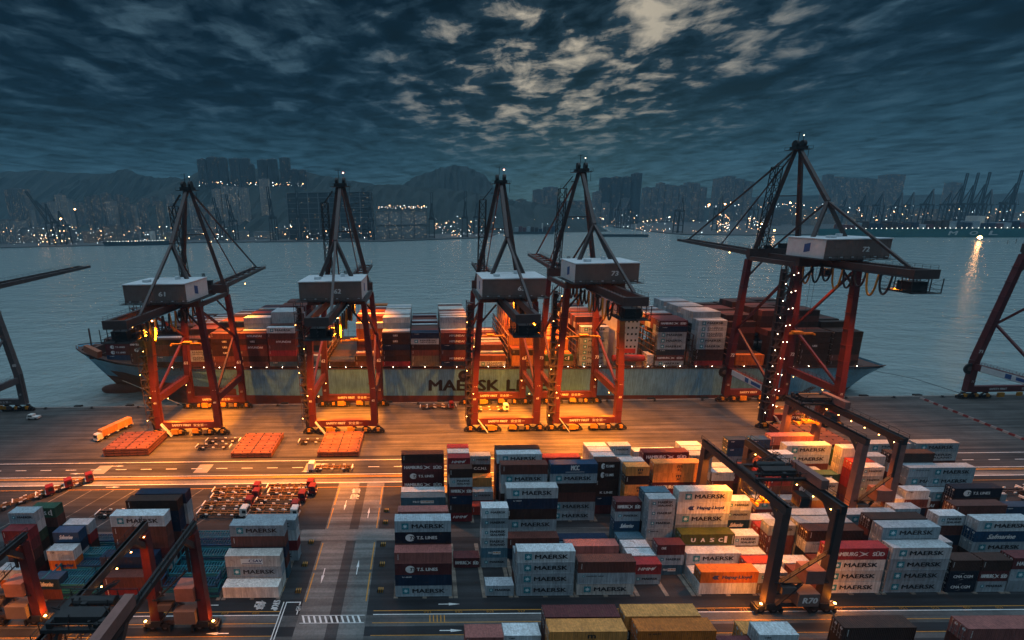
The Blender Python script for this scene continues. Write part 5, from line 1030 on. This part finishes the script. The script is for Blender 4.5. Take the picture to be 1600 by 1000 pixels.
for j, (u, v, y) in enumerate(((970, 308, 2000), (985, 308, 2050), (1068, 305, 1560), (1130, 304, 1650), (1185, 306, 1750), (1326, 306, 2100), (1357, 300, 1900), (1383, 299, 1800), (1412, 301, 1760), (1430, 300, 1900), (1461, 295, 1650), (1490, 298, 1800), (1552, 296, 1650), (1590, 294, 1600))): far_crane(u, v, y, 0, f"boom-down port crane on the eastern shore, {ORD[j]} from the west")
for j, (u, v, y) in enumerate(((1511, 271, 1600), (1528, 270, 1600), (1546, 269, 1600), (1596, 266, 1560))): far_crane(u, v, y, 1, f"boom-up port crane behind the lettered ship, {ORD[j]} from the west", .1, 1)
# ships across the harbour
def far_ship(a, b, fb, hbm, colr, label, letters=None, cargo=True, lampsn=0):
    a = Vector(a); b = Vector(b); Lg = (b - a).length; rz = math.atan2(b.y - a.y, b.x - a.x)
    o = thing('far_ship', label, 'ship', (a.x, a.y, -4), (0, 0, rz)); mb = MB(); W = hbm
    prof = [(0, .1), (Lg * .04, .55), (Lg * .12, 1), (Lg * .9, 1), (Lg, .8)]
    for (x0, w0), (x1, w1) in zip(prof, prof[1:]):
        for s_ in (-1, 1): mb.quad((x0 + (6 if x0 == 0 else 0), s_ * w0 * W * .8, -1), (x1, s_ * w1 * W * .9, -1), (x1, s_ * w1 * W, fb), (x0, s_ * w0 * W, fb))
        mb.quad((x0, -w0 * W, fb - .3), (x1, -w1 * W, fb - .3), (x1, w1 * W, fb - .3), (x0, w0 * W, fb - .3), mi=1)
    mb.build('hull', [colr, FC], o)
    if cargo:
        rnd = random.Random(int(Lg)); c = MB(); i = 0; x = Lg * .1
        while x < Lg * .95:
            h_ = rnd.uniform(9, 20); c.box(x, x + 12.2, -W * .9, W * .9, fb, fb + h_, rnd.randrange(4)); x += 14.5; i += 1
        c.build('cargo', [PC['dark_brown'], PC['navy'], PC['grey'], PC['maroon']], o)
    MB().box(Lg * .72, Lg * .75, -W * .85, W * .85, fb, fb + 30).build('accommodation', S_WHITE, o)
    if letters:
        t = MB()
        for ch, x in zip(letters, (.60, .69, .775)): add_text(t, ch, Lg * x, fb * .28, 15, 9.5, -W - .4, .2, .03)
        t.build('lettering', mat('faded_white', (.45, .5, .5)), o)
    for i in range(lampsn): put('deck_lamp', flm, o, (Lg * (.12 + .8 * i / max(1, lampsn - 1)) + random.uniform(-1, 1), -W - .6, fb + 1.5))
flm = ball(.8, 6).mesh('lamp', mat('far_lamp', (1, 1, 1), emit=(.95, .95, .8), estr=7))
far_ship((1090, 1290, 0), (1500, 1150, 0), 22, 24, mat('teal_hull', (.02, .14, .15), var=.2), 'long teal ship lettered in white across the harbour', 'MOL', True, 34)
far_ship((-1000, 1436, 0), (-790, 1450, 0), 13, 13, mat('dark_hull', (.02, .04, .05), var=.2), 'dark low ship with a string of deck lamps at the western quay', None, False, 20)
far_ship((560, 1480, 0), (690, 1420, 0), 8, 10, mat('dark_hull2', (.03, .05, .06), var=.2), 'dark barge lying off the channel mouth', None, False, 0)
far_ship((330, 1740, 0), (480, 1700, 0), 9, 12, mat('dark_hull3', (.04, .06, .07), var=.2), 'dark coaster in front of the middle terminal', None, True, 0)
# city lights: lamps too many to count
def lights_mass(name, matl, n, seed, spread, size):
    rnd = random.Random(seed); mb = MB()
    for _ in range(n):
        u0, u1, v0, v1, ya, yb = rnd.choice(spread); y = rnd.uniform(ya, yb); p = aty(rnd.uniform(u0, u1), rnd.uniform(v0, v1), y); s = size * rnd.choice((.5, .6, .7, 1.0, 1.5)) * y / 1600
        if p.z < 1: p.z = 3
        mb.v += [(p.x - s, p.y, p.z), (p.x + s, p.y, p.z), (p.x, p.y - s, p.z), (p.x, p.y + s, p.z), (p.x, p.y, p.z - s), (p.x, p.y, p.z + s)]; k = len(mb.v) - 6
        for f in ((0, 2, 5), (2, 1, 5), (1, 3, 5), (3, 0, 5), (2, 0, 4), (1, 2, 4), (3, 1, 4), (0, 3, 4)): mb.f.append(tuple(k + i for i in f)); mb.m.append(0)
    o = struct(mb.build(name, matl), 'stuff'); return o
SPW = [(0, 200, 352, 384, 1470, 1550), (60, 160, 355, 384, 1460, 1490), (200, 430, 354, 378, 1510, 1600), (430, 580, 350, 375, 1480, 1570), (590, 670, 321, 326, 1515, 1518), (680, 800, 338, 372, 1530, 1700), (690, 800, 348, 370, 1530, 1700), (810, 1000, 326, 348, 2300, 2500), (960, 1200, 332, 366, 1450, 1900), (1000, 1200, 338, 362, 1450, 1800), (1200, 1600, 318, 342, 1400, 1900), (1250, 1600, 326, 345, 1400, 1700), (310, 480, 284, 291, 2200, 2230), (1100, 1300, 316, 324, 1800, 2100), (1120, 1140, 335, 362, 1420, 1430), (1170, 1200, 340, 360, 1420, 1430), (0, 420, 366, 381, 1440, 1500), (820, 1060, 340, 356, 1800, 2300)]
lw = lights_mass('harbour_lamps_warm', mat('warm_city_lamp', (1, .7, .4), emit=(1.0, .52, .24), estr=16), 420, 5, SPW, 1.0); tag(lw, 'scattered amber lamps of the port and city across the water', 'lights')
lc = lights_mass('harbour_lamps_pale', mat('pale_city_lamp', (1, 1, 1), emit=(.80, .95, 1.0), estr=10), 330, 6, SPW, .78); tag(lc, 'scattered pale lamps of the port and city across the water', 'lights')
big = [(95, 342), (117, 327), (205, 350), (265, 350), (640, 359), (655, 364), (688, 364), (703, 335), (740, 368), (925, 322), (1048, 320), (1085, 332), (1108, 320), (1133, 319), (1235, 317), (1210, 360), (975, 348), (1190, 350)]
for j, (u, v) in enumerate(big):
    o = put('flood_lamp', ball(2.3, 8).mesh('flood_lamp', mat('big_amber', (1, .6, .3), emit=(1.0, .46, .15), estr=60)), None, aty(u, v, 1440)); tag(o, f"bright amber flood lamp across the water, {ORD[j]} from the west", 'lamp', 'bright flood lamps on the far quay')
o = put('flood_lamp', ball(4.0, 8).mesh('flood_lamp', mat('big_amber', (1, .6, .3))), None, atz(1531, 371, 4)); tag(o, 'bright amber lamp low on the teal ship side', 'lamp', 'bright flood lamps on the far quay')

# ------------------------------------------------------------------ haze
hz = MB().box(-4600, 4600, -420, 3750, -11, 400).build('haze', bpy.data.materials.new('haze')); struct(hz, 'stuff')
hm = hz.data.materials[0]; hm.use_nodes = True; nt = hm.node_tree; nt.nodes.clear()
ho = nt.nodes.new('ShaderNodeOutputMaterial'); pv = nt.nodes.new('ShaderNodeVolumePrincipled'); nt.links.new(pv.outputs[0], ho.inputs['Volume'])
pv.inputs['Color'].default_value = (.22, .44, .58, 1); pv.inputs['Density'].default_value = 0.00015; pv.inputs['Anisotropy'].default_value = 0.0

# ------------------------------------------------------------------ leave out what stands wholly behind other things
SKIP = set(['terminal_truck.014', 'terminal_truck.015', 'trailer.005', 'trailer.009', 'flat_rack.011', 'flat_rack.015', 'flat_rack.022', 'flat_rack.023', 'flat_rack.028', 'flat_rack.029', 'flat_rack.030', 'flat_rack.031', 'flat_rack.041', 'flat_rack.046', 'flat_rack.047', 'flat_rack.048', 'flat_rack.052', 'flat_rack.053', 'flat_rack.054', 'flat_rack.059', 'flat_rack.060', 'flat_rack.063', 'bollard', 'bollard.006', 'bollard.008', 'bollard.009', 'bollard.011', 'bollard.012', 'bollard.013', 'quay_fender', 'quay_fender.016', 'tower_block.072', 'tower_block.075', 'tower_block.076', 'tower_block.077', 'tower_block.078', 'tower_block.079', 'tower_block.082', 'tower_block.084', 'tower_block.091', 'tower_block.104', 'low_building.018', 'low_building.019', 'flood_lamp.002', 'flood_lamp.003', 'flood_lamp.004', 'flood_lamp.005', 'flood_lamp.006', 'flood_lamp.007', 'flood_lamp.008', 'flood_lamp.009', 'flood_lamp.010', 'flood_lamp.011', 'flood_lamp.016'])
for o in [q for q in SC.objects if q.name in SKIP]:
    for c in list(o.children_recursive): bpy.data.objects.remove(c)
    bpy.data.objects.remove(o)
for o in SC.objects:
    if 'n' in o.keys(): del o['n']
